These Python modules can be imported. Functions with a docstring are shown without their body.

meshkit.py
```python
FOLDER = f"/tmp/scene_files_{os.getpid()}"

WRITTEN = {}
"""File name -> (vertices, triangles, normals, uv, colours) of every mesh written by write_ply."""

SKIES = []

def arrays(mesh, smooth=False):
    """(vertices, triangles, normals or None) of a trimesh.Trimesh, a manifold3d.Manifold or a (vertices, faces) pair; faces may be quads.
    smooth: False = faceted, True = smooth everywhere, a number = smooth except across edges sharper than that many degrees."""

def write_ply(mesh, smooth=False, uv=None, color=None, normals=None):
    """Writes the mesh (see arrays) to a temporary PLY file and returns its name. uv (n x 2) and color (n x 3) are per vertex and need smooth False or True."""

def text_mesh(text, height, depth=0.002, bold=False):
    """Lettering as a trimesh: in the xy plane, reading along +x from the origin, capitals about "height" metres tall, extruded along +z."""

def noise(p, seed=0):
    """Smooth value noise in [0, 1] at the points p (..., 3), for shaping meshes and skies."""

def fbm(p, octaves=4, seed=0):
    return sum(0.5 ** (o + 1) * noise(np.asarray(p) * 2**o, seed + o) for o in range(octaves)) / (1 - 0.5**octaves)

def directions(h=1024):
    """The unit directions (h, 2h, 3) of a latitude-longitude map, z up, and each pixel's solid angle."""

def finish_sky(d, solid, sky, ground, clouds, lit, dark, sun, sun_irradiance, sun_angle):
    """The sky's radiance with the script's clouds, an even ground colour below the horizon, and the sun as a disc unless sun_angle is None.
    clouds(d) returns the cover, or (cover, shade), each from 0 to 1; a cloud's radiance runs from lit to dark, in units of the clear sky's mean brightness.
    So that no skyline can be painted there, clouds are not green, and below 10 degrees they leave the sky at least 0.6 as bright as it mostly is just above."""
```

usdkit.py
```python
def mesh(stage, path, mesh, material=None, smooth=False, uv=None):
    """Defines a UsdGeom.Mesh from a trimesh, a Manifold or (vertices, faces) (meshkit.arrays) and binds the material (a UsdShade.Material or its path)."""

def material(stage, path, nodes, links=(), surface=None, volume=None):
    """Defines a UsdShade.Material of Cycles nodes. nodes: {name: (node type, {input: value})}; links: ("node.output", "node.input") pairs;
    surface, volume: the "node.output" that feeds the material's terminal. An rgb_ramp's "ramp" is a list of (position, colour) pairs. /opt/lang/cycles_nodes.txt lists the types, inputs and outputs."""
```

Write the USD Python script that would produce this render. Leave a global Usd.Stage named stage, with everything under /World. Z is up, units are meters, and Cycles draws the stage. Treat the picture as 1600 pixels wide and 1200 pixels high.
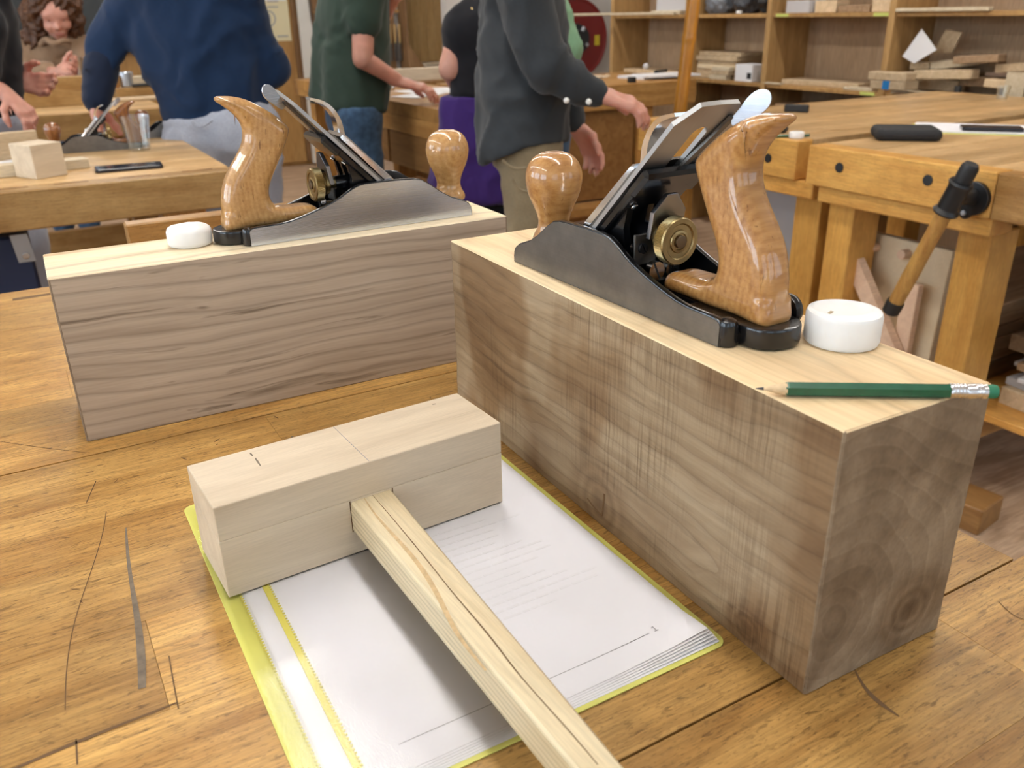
import math, random
import numpy as np, trimesh, shapely.geometry as sg, shapely.affinity as sa
from scipy.spatial import ConvexHull
import usdkit, meshkit
from pxr import Usd, UsdGeom, UsdLux, UsdShade, Gf, Sdf

random.seed(7)
stage = Usd.Stage.CreateInMemory()
UsdGeom.SetStageUpAxis(stage, UsdGeom.Tokens.z)
UsdGeom.SetStageMetersPerUnit(stage, 1.0)
WORLD = UsdGeom.Xform.Define(stage, '/World')
UsdGeom.Scope.Define(stage, '/World/Looks')

# ------------------------------------------------------------------ camera, light, exposure
FPX, PITCH, ROLL, CAMH = 1328.35, 0.41142, -0.0190, 0.3276
_c, _s = math.cos(PITCH), math.sin(PITCH)
_f = np.array([0, _c, -_s]); _r0 = np.array([1.0, 0, 0]); _u0 = np.cross(_r0, _f)
CR = math.cos(ROLL) * _r0 + math.sin(ROLL) * _u0
CU = -math.sin(ROLL) * _r0 + math.cos(ROLL) * _u0
EYE = np.array([0, 0, CAMH])
cam = UsdGeom.Camera.Define(stage, '/World/camera')
M4 = np.eye(4); M4[0, :3] = CR; M4[1, :3] = CU; M4[2, :3] = -_f; M4[3, :3] = EYE
cam.AddTransformOp().Set(Gf.Matrix4d(*M4.ravel().tolist()))
cam.CreateHorizontalApertureAttr(36.0); cam.CreateVerticalApertureAttr(27.0)
cam.CreateFocalLengthAttr(FPX * 36 / 1600)
cam.CreateClippingRangeAttr(Gf.Vec2f(0.01, 100))
cam.CreateFStopAttr(13.0); cam.CreateFocusDistanceAttr(0.62)
cam.CreateExposureAttr(0.15)

LAMP = 17.0                      # radiance of the ceiling fluorescent diffusers
LAMP_COL = (1.0, 0.955, 0.895)
WINDOW = 2.0                     # radiance of the daylight behind the window panes
SIDE_WINDOW = 6.0               # the left wall's windows look on to brighter sky
WINDOW_COL = (0.72, 0.86, 1.0)

def at(px, py, Y):
    """a point of the room seen at (px, py), Y metres forward of the camera"""
    d = _f + CR * (px - 800) / FPX - CU * (py - 600) / FPX
    return EYE + d * (Y / d[1])

# room axes: benches, walls and shelves all run along E1 / E2
TH = math.radians(29.5); ROOM = 29.5
E1 = np.array([math.cos(TH), math.sin(TH), 0]); E2 = np.array([-math.sin(TH), math.cos(TH), 0])
def rm(s, t, z=0.0): return E1 * s + E2 * t + np.array([0, 0, z])
FLOOR, CEIL = -0.85, 1.85

# ------------------------------------------------------------------ naming and prims
_used = {}
def numbered(parent, name):
    k = (parent, name); n = _used.get(k, 0); _used[k] = n + 1
    return name if n == 0 else '%s_%03d' % (name, n)

def thing(name, label=None, cat=None, loc=(0, 0, 0), rz=0.0, group=None, rx=0.0, ry=0.0, kind=None):
    x = UsdGeom.Xform.Define(stage, '/World/' + numbered('/World', name))
    x.AddTranslateOp().Set(Gf.Vec3d(*map(float, loc)))
    x.AddRotateZOp().Set(float(rz))
    if ry: x.AddRotateYOp().Set(float(ry))
    if rx: x.AddRotateXOp().Set(float(rx))
    tag(x.GetPrim(), label, cat, group, kind)
    return x.GetPrim()

def tag(p, label=None, cat=None, group=None, kind=None):
    for k, v in (('label', label), ('category', cat), ('group', group), ('kind', kind)):
        if v: p.SetCustomDataByKey(k, v)
    return p

def part(parent, name, mesh, mat, smooth=False, label=None, kind=None):
    pp = str(parent.GetPath())
    m = usdkit.mesh(stage, pp + '/' + numbered(pp, name), mesh, mat, smooth)
    tag(m.GetPrim(), label, kind=kind)
    return m.GetPrim()

def single(name, mesh, mat, label, cat, loc=(0, 0, 0), rz=0.0, group=None, smooth=False, rx=0.0, ry=0.0, kind=None):
    m = usdkit.mesh(stage, '/World/' + numbered('/World', name), mesh, mat, smooth)
    m.AddTranslateOp().Set(Gf.Vec3d(*map(float, loc))); m.AddRotateZOp().Set(float(rz))
    if ry: m.AddRotateYOp().Set(float(ry))
    if rx: m.AddRotateXOp().Set(float(rx))
    return tag(m.GetPrim(), label, cat, group, kind)

def copy_of(root, label, loc, rz, group=None, ry=0.0, rx=0.0):
    was = root.GetCustomData()
    base = root.GetName()
    if base[-4:-3] == '_' and base[-3:].isdigit(): base = base[:-4]
    r = thing(base, label, was['category'], loc, rz, group or was.get('group'), rx, ry)
    r.GetReferences().AddInternalReference(root.GetPath()); r.SetInstanceable(True)
    return r

# ------------------------------------------------------------------ mesh helpers
def cat(*ms): return trimesh.util.concatenate([m for m in ms if m is not None])
def hull(pts):
    pts = np.asarray(pts, float); h = ConvexHull(pts)
    m = trimesh.Trimesh(pts, h.simplices, process=True); m.fix_normals(); return m
def bx(x0, y0, z0, x1, y1, z1, b=0.0):
    if b <= 0:
        m = trimesh.creation.box((x1 - x0, y1 - y0, z1 - z0)); m.apply_translation(((x0 + x1) / 2, (y0 + y1) / 2, (z0 + z1) / 2)); return m
    p = []
    for x, sx in ((x0, 1), (x1, -1)):
        for y, sy in ((y0, 1), (y1, -1)):
            for z, sz in ((z0, 1), (z1, -1)):
                p += [(x + sx * b, y + sy * b, z), (x + sx * b, y, z + sz * b), (x, y + sy * b, z + sz * b)]
    return hull(p)
def xf(m, loc=(0, 0, 0), rz=0, ry=0, rx=0):
    m = m.copy()
    for a, ax in ((rx, (1, 0, 0)), (ry, (0, 1, 0)), (rz, (0, 0, 1))):
        if a: m.apply_transform(trimesh.transformations.rotation_matrix(math.radians(a), ax))
    m.apply_translation(loc); return m
def lathe(prof, n=40):
    m = trimesh.creation.revolve(np.asarray(prof, float), sections=n); m.fix_normals(); return m
def cyl(p0, p1, r0, r1=None, n=20):
    p0, p1 = np.asarray(p0, float), np.asarray(p1, float); r1 = r0 if r1 is None else r1
    L = np.linalg.norm(p1 - p0)
    m = lathe([(0, 0), (r0, 0), (r1, L), (0, L)], n)
    m.apply_transform(trimesh.geometry.align_vectors((0, 0, 1), (p1 - p0) / L)); m.apply_translation(p0); return m
def disc(p0, p1, r, b, n=40):
    """cylinder with bevelled rims from p0 to p1"""
    p0, p1 = np.asarray(p0, float), np.asarray(p1, float); L = np.linalg.norm(p1 - p0)
    m = lathe([(0, 0), (r - b, 0), (r - .3 * b, .3 * b), (r, b), (r, L - b), (r - .3 * b, L - .3 * b), (r - b, L), (0, L)], n)
    m.apply_transform(trimesh.geometry.align_vectors((0, 0, 1), (p1 - p0) / L)); m.apply_translation(p0); return m
def prism(poly, z0, z1):
    if not isinstance(poly, sg.base.BaseGeometry): poly = sg.Polygon(poly)
    m = trimesh.util.concatenate([trimesh.creation.extrude_polygon(g, z1 - z0, engine='earcut') for g in getattr(poly, 'geoms', [poly])])
    m.apply_translation((0, 0, z0)); return m
def xz(m):
    """an extrusion drawn in (x, z) and extruded along +y"""
    T = np.eye(4); T[:3, :3] = [[1, 0, 0], [0, 0, -1], [0, 1, 0]]
    m = m.copy(); m.apply_transform(T); return m
def prism_xz(poly, y0, y1): return xz(prism(poly, -y1, -y0))
def bevel_prism(poly, z0, z1, b):
    """extrusion whose two rims are rounded in by b"""
    if not isinstance(poly, sg.base.BaseGeometry): poly = sg.Polygon(poly)
    poly = poly.buffer(0)
    if hasattr(poly, 'geoms'): poly = max(poly.geoms, key=lambda g: g.area)
    poly = sg.polygon.orient(poly.simplify(1e-5))
    ring = np.array(poly.exterior.coords)[:-1]; n = len(ring)
    e = np.roll(ring, -1, 0) - ring; e /= np.linalg.norm(e, axis=1, keepdims=True) + 1e-12
    nr = np.stack([e[:, 1], -e[:, 0]], 1); v = nr + np.roll(nr, 1, 0)
    v /= np.maximum(np.linalg.norm(v, axis=1, keepdims=True) ** 2 / 2, .5)
    rows = []
    for dz, ins in ((0, b), (.3 * b, .3 * b), (b, 0)): rows.append((z0 + dz, ins))
    for dz, ins in ((b, 0), (.3 * b, .3 * b), (0, b)): rows.append((z1 - dz, ins))
    V = np.concatenate([np.c_[ring - v * i, np.full(n, z)] for z, i in rows])
    F = []
    for k in range(len(rows) - 1):
        a = np.arange(n) + k * n; c = np.roll(np.arange(n), -1) + k * n
        F += [np.c_[a, c, c + n], np.c_[a, c + n, a + n]]
    cv, cf = trimesh.creation.triangulate_polygon(sg.Polygon(ring - v * b).buffer(0), engine='earcut')
    top = np.c_[cv, np.full(len(cv), z1)]; bot = np.c_[cv, np.full(len(cv), z0)]
    m = trimesh.util.concatenate([trimesh.Trimesh(V, np.vstack(F), process=False), trimesh.Trimesh(top, cf, process=False), trimesh.Trimesh(bot, cf[:, ::-1], process=False)])
    m.merge_vertices(digits_vertex=7); m.fix_normals(); return m
def curve(pts, n=80, closed=False):
    from scipy.interpolate import CubicSpline
    p = np.asarray(pts, float)
    if closed: p = np.vstack([p, p[:1]])
    t = np.r_[0, np.cumsum(np.linalg.norm(np.diff(p, axis=0), axis=1) ** .5)]
    c = CubicSpline(t, p, bc_type='periodic' if closed else 'natural')
    return c(np.linspace(0, t[-1], n, endpoint=not closed))
def tube(path, r, n=10, flat=None):
    """round or (flat=(up, factor)) flattened tube along a path, r a number or one per point"""
    p = np.asarray(path, float); k = len(p); r = np.broadcast_to(r, k)
    t = np.gradient(p, axis=0); t /= np.linalg.norm(t, axis=1, keepdims=True)
    ref = np.array([0, 0, 1.0]) if flat is None else np.asarray(flat[0], float)
    if flat is None and abs(t[:, 2]).max() > .9: ref = np.array([.3, .9, .1])
    a = np.cross(t, ref); a /= np.linalg.norm(a, axis=1, keepdims=True); b = np.cross(a, t)
    an = np.linspace(0, 2 * np.pi, n, endpoint=False); f = 1 if flat is None else flat[1]
    V = (p[:, None] + r[:, None, None] * (a[:, None] * np.cos(an)[None, :, None] + f * b[:, None] * np.sin(an)[None, :, None])).reshape(-1, 3)
    F = []
    for i in range(k - 1):
        q = np.arange(n) + i * n; c = np.roll(np.arange(n), -1) + i * n
        F += [np.c_[q, c, c + n], np.c_[q, c + n, q + n]]
    V = np.vstack([V, p[0], p[-1]]); q = np.arange(n); c = np.roll(q, -1)
    F += [np.c_[c, q, np.full(n, len(V) - 2)], np.c_[q + (k - 1) * n, c + (k - 1) * n, np.full(n, len(V) - 1)]]
    m = trimesh.Trimesh(V, np.vstack(F), process=False); m.fix_normals(); return m

# ------------------------------------------------------------------ implicit surfaces (naive surface nets)
def surfnet(f, lo, hi, h):
    lo = np.asarray(lo, float); n = np.ceil((np.asarray(hi) - lo) / h).astype(int) + 1
    g = [lo[i] + h * np.arange(n[i]) for i in range(3)]
    X = np.stack(np.meshgrid(*g, indexing='ij'), -1)
    v = f(X.reshape(-1, 3)).reshape(n)
    ins = v < 0
    acc = np.zeros(tuple(n - 1) + (3,)); cnt = np.zeros(tuple(n - 1))
    cells = tuple(n - 1)
    for ax in range(3):
        a = [slice(None)] * 3; b = [slice(None)] * 3; a[ax] = slice(0, -1); b[ax] = slice(1, None)
        va, vb = v[tuple(a)], v[tuple(b)]; cr = ins[tuple(a)] != ins[tuple(b)]
        t = np.where(cr, va / np.where(va == vb, 1, va - vb), 0)
        o = [i for i in range(3) if i != ax]
        for d0 in (0, 1):
            for d1 in (0, 1):
                sl = [slice(None)] * 3; sl[o[0]] = slice(d0, d0 + cells[o[0]]); sl[o[1]] = slice(d1, d1 + cells[o[1]])
                c_ = cr[tuple(sl)]; t_ = t[tuple(sl)]
                off = [0, 0, 0]; off[o[0]] = d0; off[o[1]] = d1
                for i in range(3): acc[..., i] += c_ * (t_ if i == ax else off[i])
                cnt += c_
    act = cnt > 0; idx = np.full(cells, -1); idx[act] = np.arange(act.sum())
    ijk = np.stack(np.nonzero(act), -1)
    V = lo + h * (ijk + acc[act] / cnt[act][:, None])
    F = []
    for ax in range(3):
        o = [(ax + 1) % 3, (ax + 2) % 3]
        a = [slice(None)] * 3; b = [slice(None)] * 3; a[ax] = slice(0, -1); b[ax] = slice(1, None)
        cr = ins[tuple(a)] != ins[tuple(b)]
        P = np.stack(np.nonzero(cr), -1)
        ok = (P[:, o[0]] > 0) & (P[:, o[1]] > 0) & (P[:, o[0]] < cells[o[0]]) & (P[:, o[1]] < cells[o[1]])
        P = P[ok]; q = []
        for d0, d1 in ((1, 1), (0, 1), (0, 0), (1, 0)):
            Q = P.copy(); Q[:, o[0]] -= d0; Q[:, o[1]] -= d1; q.append(idx[tuple(Q.T)])
        q = np.stack(q, 1); flip = ~ins[tuple(P.T)]
        q[flip] = q[flip][:, ::-1]; F.append(q)
    F = np.vstack(F); F = np.vstack([F[:, [0, 1, 2]], F[:, [0, 2, 3]]])
    m = trimesh.Trimesh(V, F, process=False)
    trimesh.smoothing.filter_taubin(m, iterations=4)
    if m.volume < 0: m.invert()
    return m
def cap(a, b, ra, rb=None, flat=None):
    return (np.asarray(a, float), np.asarray(b, float), ra, ra if rb is None else rb, flat)
def sd(p, prims, k):
    d = None
    for a, b, ra, rb, flat in prims:
        ab = b - a; L = max(ab @ ab, 1e-9)
        t = np.clip((p - a) @ ab / L, 0, 1); w = p - a - t[:, None] * ab
        if flat is not None:
            nv, kf = flat; w = w + np.outer(w @ nv, nv) * (kf - 1)
        e = np.linalg.norm(w, axis=1) - (ra + (rb - ra) * t)
        if d is None: d = e
        else:
            hh = np.clip(.5 + .5 * (d - e) / k, 0, 1); d = d * (1 - hh) + e * hh - k * hh * (1 - hh)
    return d
def blob(prims, k=.03, h=.01, clip=None, rough=0, freq=14, seed=1):
    P = np.array([[*(x[0] - x[2] - .03), *(x[0] + x[2] + .03), *(x[1] - x[3] - .03), *(x[1] + x[3] + .03)] for x in prims]).reshape(-1, 3)
    fn = (lambda p: sd(p, prims, k)) if clip is None else (lambda p: np.maximum(sd(p, prims, k), clip(p)))
    m = surfnet(fn, P.min(0), P.max(0), h)
    if rough:
        a = np.array([[.8, .1, .45], [-.3, .9, .2], [-.35, -.25, .55]])
        q = m.vertices @ a.T * freq + (meshkit.fbm(m.vertices * 5, 2, seed + 9)[:, None] - .5) * 1.6
        nz = (1 - np.abs(2 * meshkit.noise(q * [1, 1, 1.7], seed) - 1)) ** 2 + .5 * (1 - np.abs(2 * meshkit.noise(q * [2.1, 2.1, 3.1], seed + 3) - 1)) ** 2 - .65
        m.vertices = m.vertices + m.vertex_normals * (nz * 1.05 * rough)[:, None]
    return m
# ------------------------------------------------------------------ materials
LK = '/World/Looks/'
def mat(name, nodes, links, surface='p.BSDF'): return usdkit.material(stage, LK + name, nodes, links, surface=surface)
def plain(name, col, rough=.5, metal=0.0, coat=0.0, noise=.0, nscale=30, bump=0.0, spec=.5, **kw):
    nodes = {'p': ('principled_bsdf', {'base_color': col, 'roughness': rough, 'metallic': metal, 'coat_weight': coat, 'coat_roughness': .08, 'specular_ior_level': spec, **kw})}
    links = []
    if noise or bump:
        nodes['tc'] = ('texture_coordinate', {}); nodes['n'] = ('noise_texture', {'scale': nscale, 'detail': 5.0, 'roughness': .6})
        links.append(('tc.object', 'n.vector'))
    if noise:
        c = np.array(col)
        nodes['r'] = ('rgb_ramp', {'ramp': [(.3, tuple(c * (1 - noise))), (.7, tuple(np.minimum(c * (1 + noise), 1)))]})
        links += [('n.fac', 'r.fac'), ('r.color', 'p.base_color')]
    if bump:
        nodes['b'] = ('bump', {'strength': bump, 'distance': .002}); links += [('n.fac', 'b.height'), ('b.normal', 'p.normal')]
    return mat(name, nodes, links)

def wood(name, light, dark, axis=0, scale=1.0, stretch=14.0, rough=.45, coat=0.0, fine=.35, var=.18, fleck=0.0, bump=.15, lo=.35, hi=.65, dist=.8, mid=None, rand=True, extra=None, coat_rough=.06, pre=None):
    """solid-grain wood: streaks that run along one axis of the piece, fibres, optional beech flecks, each piece its own tone"""
    sc = [stretch * scale] * 3; sc[axis] = 1.0 * scale
    sf = [60.0 * scale] * 3; sf[axis] = 3.0 * scale
    N = {'tc': ('texture_coordinate', {}), 'oi': ('object_info', {}),
         'off': ('vector_math', {'math_type': 'scale', 'vector1': (17.3, 9.1, 23.7)}),
         'add': ('vector_math', {'math_type': 'add'}),
         'm1': ('mapping', {'scale': tuple(sc)}), 'm2': ('mapping', {'scale': tuple(sf)}),
         'n1': ('noise_texture', {'scale': 1.6, 'detail': 6.0, 'roughness': .62, 'distortion': dist}),
         'n2': ('noise_texture', {'scale': 6.0, 'detail': 4.0, 'roughness': .65}),
         'r1': ('rgb_ramp', {'ramp': [(lo, dark), ((lo + hi) / 2, mid or tuple((np.array(dark) + np.array(light)) / 2)), (hi, light)]}),
         'r2': ('rgb_ramp', {'ramp': [(.3, (1 - fine,) * 3), (.62, (1, 1, 1))]}),
         'mul': ('mix_color', {'blend_type': 'multiply', 'fac': 1.0}),
         'mr': ('map_range', {'from_min': 0.0, 'from_max': 1.0, 'to_min': 1 - var, 'to_max': 1 + var * .7}),
         'hsv': ('hsv', {'hue': .5, 'saturation': 1.0, 'fac': 1.0}),
         'bp': ('bump', {'strength': bump, 'distance': .0006}),
         'p': ('principled_bsdf', {'roughness': rough, 'coat_weight': coat, 'coat_roughness': coat_rough, 'specular_ior_level': .4})}
    L = [('tc.object', 'add.vector1'), ('off.vector', 'add.vector2'), ('add.vector', 'm1.vector'), ('add.vector', 'm2.vector'),
         ('m1.vector', 'n1.vector'), ('m2.vector', 'n2.vector'), ('n1.fac', 'r1.fac'), ('n2.fac', 'r2.fac'), ('r1.color', 'mul.a'), ('r2.color', 'mul.b'),
         ('n2.fac', 'bp.height'), ('bp.normal', 'p.normal'), ('hsv.color', 'p.base_color')]
    if rand: L += [('oi.random', 'off.scale'), ('oi.random', 'mr.value'), ('mr.result', 'hsv.value')]
    last = 'mul.result'
    if fleck:
        sk = [380.0] * 3; sk[axis] = 95.0
        N['m3'] = ('mapping', {'scale': tuple(sk)})
        N['n3'] = ('noise_texture', {'scale': 1.0, 'detail': 2.5, 'roughness': .55, 'distortion': .6})
        N['r3'] = ('rgb_ramp', {'ramp': [(.31, (1 - fleck, 1 - fleck * 1.04, 1 - fleck * 1.08)), (.42, (1, 1, 1))]})
        N['mk'] = ('mix_color', {'blend_type': 'multiply', 'fac': 1.0})
        s4 = [900.0] * 3; s4[axis] = 240.0
        N['m4'] = ('mapping', {'scale': tuple(s4)}); N['n4'] = ('noise_texture', {'scale': 1.0, 'detail': 2.0, 'roughness': .5})
        N['r4'] = ('rgb_ramp', {'ramp': [(.30, (1 - fleck * .8,) * 3), (.42, (1, 1, 1))]}); N['mk0'] = ('mix_color', {'blend_type': 'multiply', 'fac': 1.0})
        L += [('add.vector', 'm4.vector'), ('m4.vector', 'n4.vector'), ('n4.fac', 'r4.fac'), (last, 'mk0.a'), ('r4.color', 'mk0.b')]; last = 'mk0.result'
        N['n5'] = ('noise_texture', {'scale': 9.0, 'detail': 5.0, 'roughness': .7})
        N['r5'] = ('rgb_ramp', {'ramp': [(.3, (.80, .74, .66)), (.6, (1, 1, 1))]})
        N['mk2'] = ('mix_color', {'blend_type': 'multiply', 'fac': 1.0})
        L += [('add.vector', 'm3.vector'), ('m3.vector', 'n3.vector'), ('n3.fac', 'r3.fac'), (last, 'mk.a'), ('r3.color', 'mk.b'),
              ('tc.object', 'n5.vector'), ('n5.fac', 'r5.fac'), ('mk.result', 'mk2.a'), ('r5.color', 'mk2.b')]
        last = 'mk2.result'
    if extra: last = extra(N, L, last)
    L.append((last, 'hsv.color'))
    return mat(name, N, L)

M = {}
# benches: oiled beech staves; grain along x, y and z versions
def beech(nm, ax, light, dark, fleck=.55, fine2=.28, **k): return wood(nm, light, dark, axis=ax, scale=1.3, stretch=9, rough=.38, fine=fine2, fleck=fleck, var=.24, **k)
M['top'] = beech('bench_top_beech', 0, (.76, .455, .145), (.43, .215, .052), .42, fine2=.42)
M['bench_x'] = beech('bench_beech_along', 0, (.60, .345, .12), (.42, .21, .06), .25)
M['bench_y'] = beech('bench_beech_across', 1, (.60, .345, .12), (.42, .21, .06), .25)
M['bench_z'] = beech('bench_beech_upright', 2, (.62, .34, .105), (.46, .225, .06), .2)
M['ltop'] = beech('pale_bench_top', 0, (.72, .49, .24), (.55, .34, .14), .25)
M['lapron'] = beech('pale_bench_apron', 0, (.58, .36, .14), (.40, .215, .07), .2)
M['rtop'] = beech('brown_bench_top', 0, (.70, .47, .235), (.52, .325, .14), .3)
M['orange_y'] = beech('orange_bench_across', 1, (.84, .47, .125), (.70, .35, .085), .15)
M['orange_z'] = beech('orange_bench_upright', 2, (.88, .49, .125), (.76, .39, .09), .1)
# blocks
def varnish(name, light, mid, dark, axis='x'):
    """varnished beech: growth rings about a level axis through the knob, fibres, small dark pores"""
    N = {'tc': ('texture_coordinate', {}), 'mp': ('mapping', {'location': (-.2115, .06, -.058), 'scale': (1, 1, 1)}),
         'mw': ('mapping', {'scale': (26, 26, 9)}), 'nw': ('noise_texture', {'scale': 1.0, 'detail': 3.0}), 'sub': ('vector_math', {'math_type': 'subtract', 'vector2': (.5, .5, .5)}), 'sc': ('vector_math', {'math_type': 'scale', 'scale': .008}), 'ad': ('vector_math', {'math_type': 'add'}),
         'm0': ('mapping', {'scale': (1, .25, 1)}), 'ln': ('vector_math', {'math_type': 'length'}), 'rs': ('math', {'math_type': 'multiply', 'value2': 1500.0}), 'sn': ('math', {'math_type': 'sine'}),
         'mf': ('mapping', {'scale': (260, 30, 260)}), 'nf': ('noise_texture', {'scale': 1.0, 'detail': 3.0, 'roughness': .6}), 'ma': ('math', {'math_type': 'multiply_add', 'value2': .075}),
         'r': ('rgb_ramp', {'ramp': [(.2, dark), (.5, mid), (.8, light)]}), 'mo': ('mapping', {'scale': (420, 420, 90)}), 'no': ('noise_texture', {'scale': 1.0, 'detail': 2.0}),
         'ro': ('rgb_ramp', {'ramp': [(.25, (.42, .34, .28)), (.33, (1, 1, 1))]}), 'mu': ('mix_color', {'blend_type': 'multiply', 'fac': .8}),
         'p': ('principled_bsdf', {'roughness': .32, 'coat_weight': 1.0, 'coat_roughness': .035, 'specular_ior_level': .4})}
    L = [('tc.object', 'mw.vector'), ('mw.vector', 'nw.vector'), ('nw.color', 'sub.vector1'), ('sub.vector', 'sc.vector1'), ('tc.object', 'mp.vector'), ('mp.vector', 'ad.vector1'), ('sc.vector', 'ad.vector2'), ('ad.vector', 'm0.vector'),
         ('m0.vector', 'ln.vector1'), ('ln.value', 'rs.value1'), ('rs.value', 'sn.value1'), ('tc.object', 'mf.vector'), ('mf.vector', 'nf.vector'), ('sn.value', 'ma.value1'), ('nf.fac', 'ma.value3'), ('ma.value', 'r.fac'),
         ('tc.object', 'mo.vector'), ('mo.vector', 'no.vector'), ('no.fac', 'ro.fac'), ('r.color', 'mu.a'), ('ro.color', 'mu.b'), ('mu.result', 'p.base_color')]
    return mat(name, N, L)
M['varnish'] = varnish('varnished_honey_beech', (.62, .36, .135), (.53, .28, .095), (.42, .20, .06))
M['varnish_dark'] = varnish('varnished_amber_beech', (.56, .30, .10), (.46, .22, .065), (.33, .135, .035))
M['varnish_red'] = wood('varnished_red_brown_wood', (.36, .135, .035), (.22, .07, .018), axis=2, scale=5.0, rough=.3, coat=1.0, rand=False, var=0)
def _bands(N, L, last):
    N['wv'] = ('wave_texture', {'wave_type': 'bands', 'bands_direction': 'z', 'scale': 88.0, 'distortion': .9, 'detail': 2.0, 'detail_scale': 1.2}); N['wm'] = ('mapping', {'scale': (.25, .12, 1), 'location': (0, 0, -.00142)})
    N['wr'] = ('rgb_ramp', {'ramp': [(.1, (.80, .79, .77)), (.5, (1, 1, 1))]}); N['wx'] = ('mix_color', {'blend_type': 'multiply', 'fac': 1.0})
    L += [('tc.object', 'wm.vector'), ('wm.vector', 'wv.vector'), ('wv.fac', 'wr.fac'), (last, 'wx.a'), ('wr.color', 'wx.b')]
    return 'wx.result'
M['ash_y'] = wood('ash_handle_wood', (.76, .64, .42), (.62, .48, .28), axis=1, scale=1.6, stretch=24, rough=.45, fine=.18, var=0, rand=False, lo=.3, hi=.6, dist=.3, extra=_bands)
M['lime'] = wood('pale_planed_limewood', (.71, .595, .44), (.57, .46, .325), axis=0, scale=3.0, stretch=9, rough=.5, fine=.10, var=0, rand=False, bump=.05, lo=.3, hi=.7)
M['lime_end'] = wood('pale_limewood_end', (.56, .43, .33), (.48, .36, .27), axis=2, scale=6.0, stretch=2, rough=.6, fine=.08, var=0, rand=False, bump=.05)
M['lime_under'] = wood('pale_limewood_lower', (.60, .51, .36), (.46, .37, .245), axis=0, scale=3.2, stretch=10, rough=.5, fine=.12, var=0, rand=False, bump=.05, lo=.3, hi=.7)
M['offcut'] = wood('pale_offcut', (.74, .57, .37), (.58, .43, .26), axis=0, scale=2.0, rough=.6, var=.25)
M['offcut_brown'] = wood('brown_offcut', (.42, .28, .165), (.28, .175, .095), axis=0, scale=2.0, rough=.65, var=.35)
M['offcut_white'] = wood('whitish_offcut', (.72, .62, .45), (.60, .49, .33), axis=0, scale=2.0, rough=.6, var=.12)
M['ply'] = wood('plywood_sheet', (.82, .68, .47), (.74, .59, .38), axis=0, scale=1.5, stretch=4, rough=.6, var=.1)
M['pink_wood'] = wood('pinkish_beech_strip', (.86, .62, .44), (.76, .52, .36), axis=0, scale=2, rough=.55, var=.08)
M['shelf'] = wood('shelf_pine', (.52, .31, .115), (.38, .205, .07), axis=0, scale=1.2, rough=.5, var=.15)
M['shelf_z'] = wood('shelf_pine_upright', (.52, .32, .13), (.40, .23, .085), axis=2, scale=1.2, rough=.5, var=.12)
M['shelf_back'] = wood('shelf_back_board', (.58, .41, .26), (.49, .335, .20), axis=2, scale=.8, stretch=4, rough=.6, var=.05)
M['door_wood'] = wood('cupboard_oak_veneer', (.46, .26, .09), (.35, .18, .055), axis=2, scale=.7, stretch=10, rough=.4, var=.06)
M['panel_wood'] = wood('tool_cabinet_panel', (.60, .40, .175), (.46, .28, .105), axis=2, scale=1.3, stretch=14, rough=.5, var=.05)
M['board_brown'] = wood('tool_board_brown', (.34, .19, .085), (.25, .13, .055), axis=2, scale=1, rough=.5, var=.05)
M['pole'] = wood('orange_bamboo_pole', (.62, .27, .03), (.44, .17, .02), axis=2, scale=1.5, rough=.35, coat=.3, var=0, rand=False)
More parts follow.
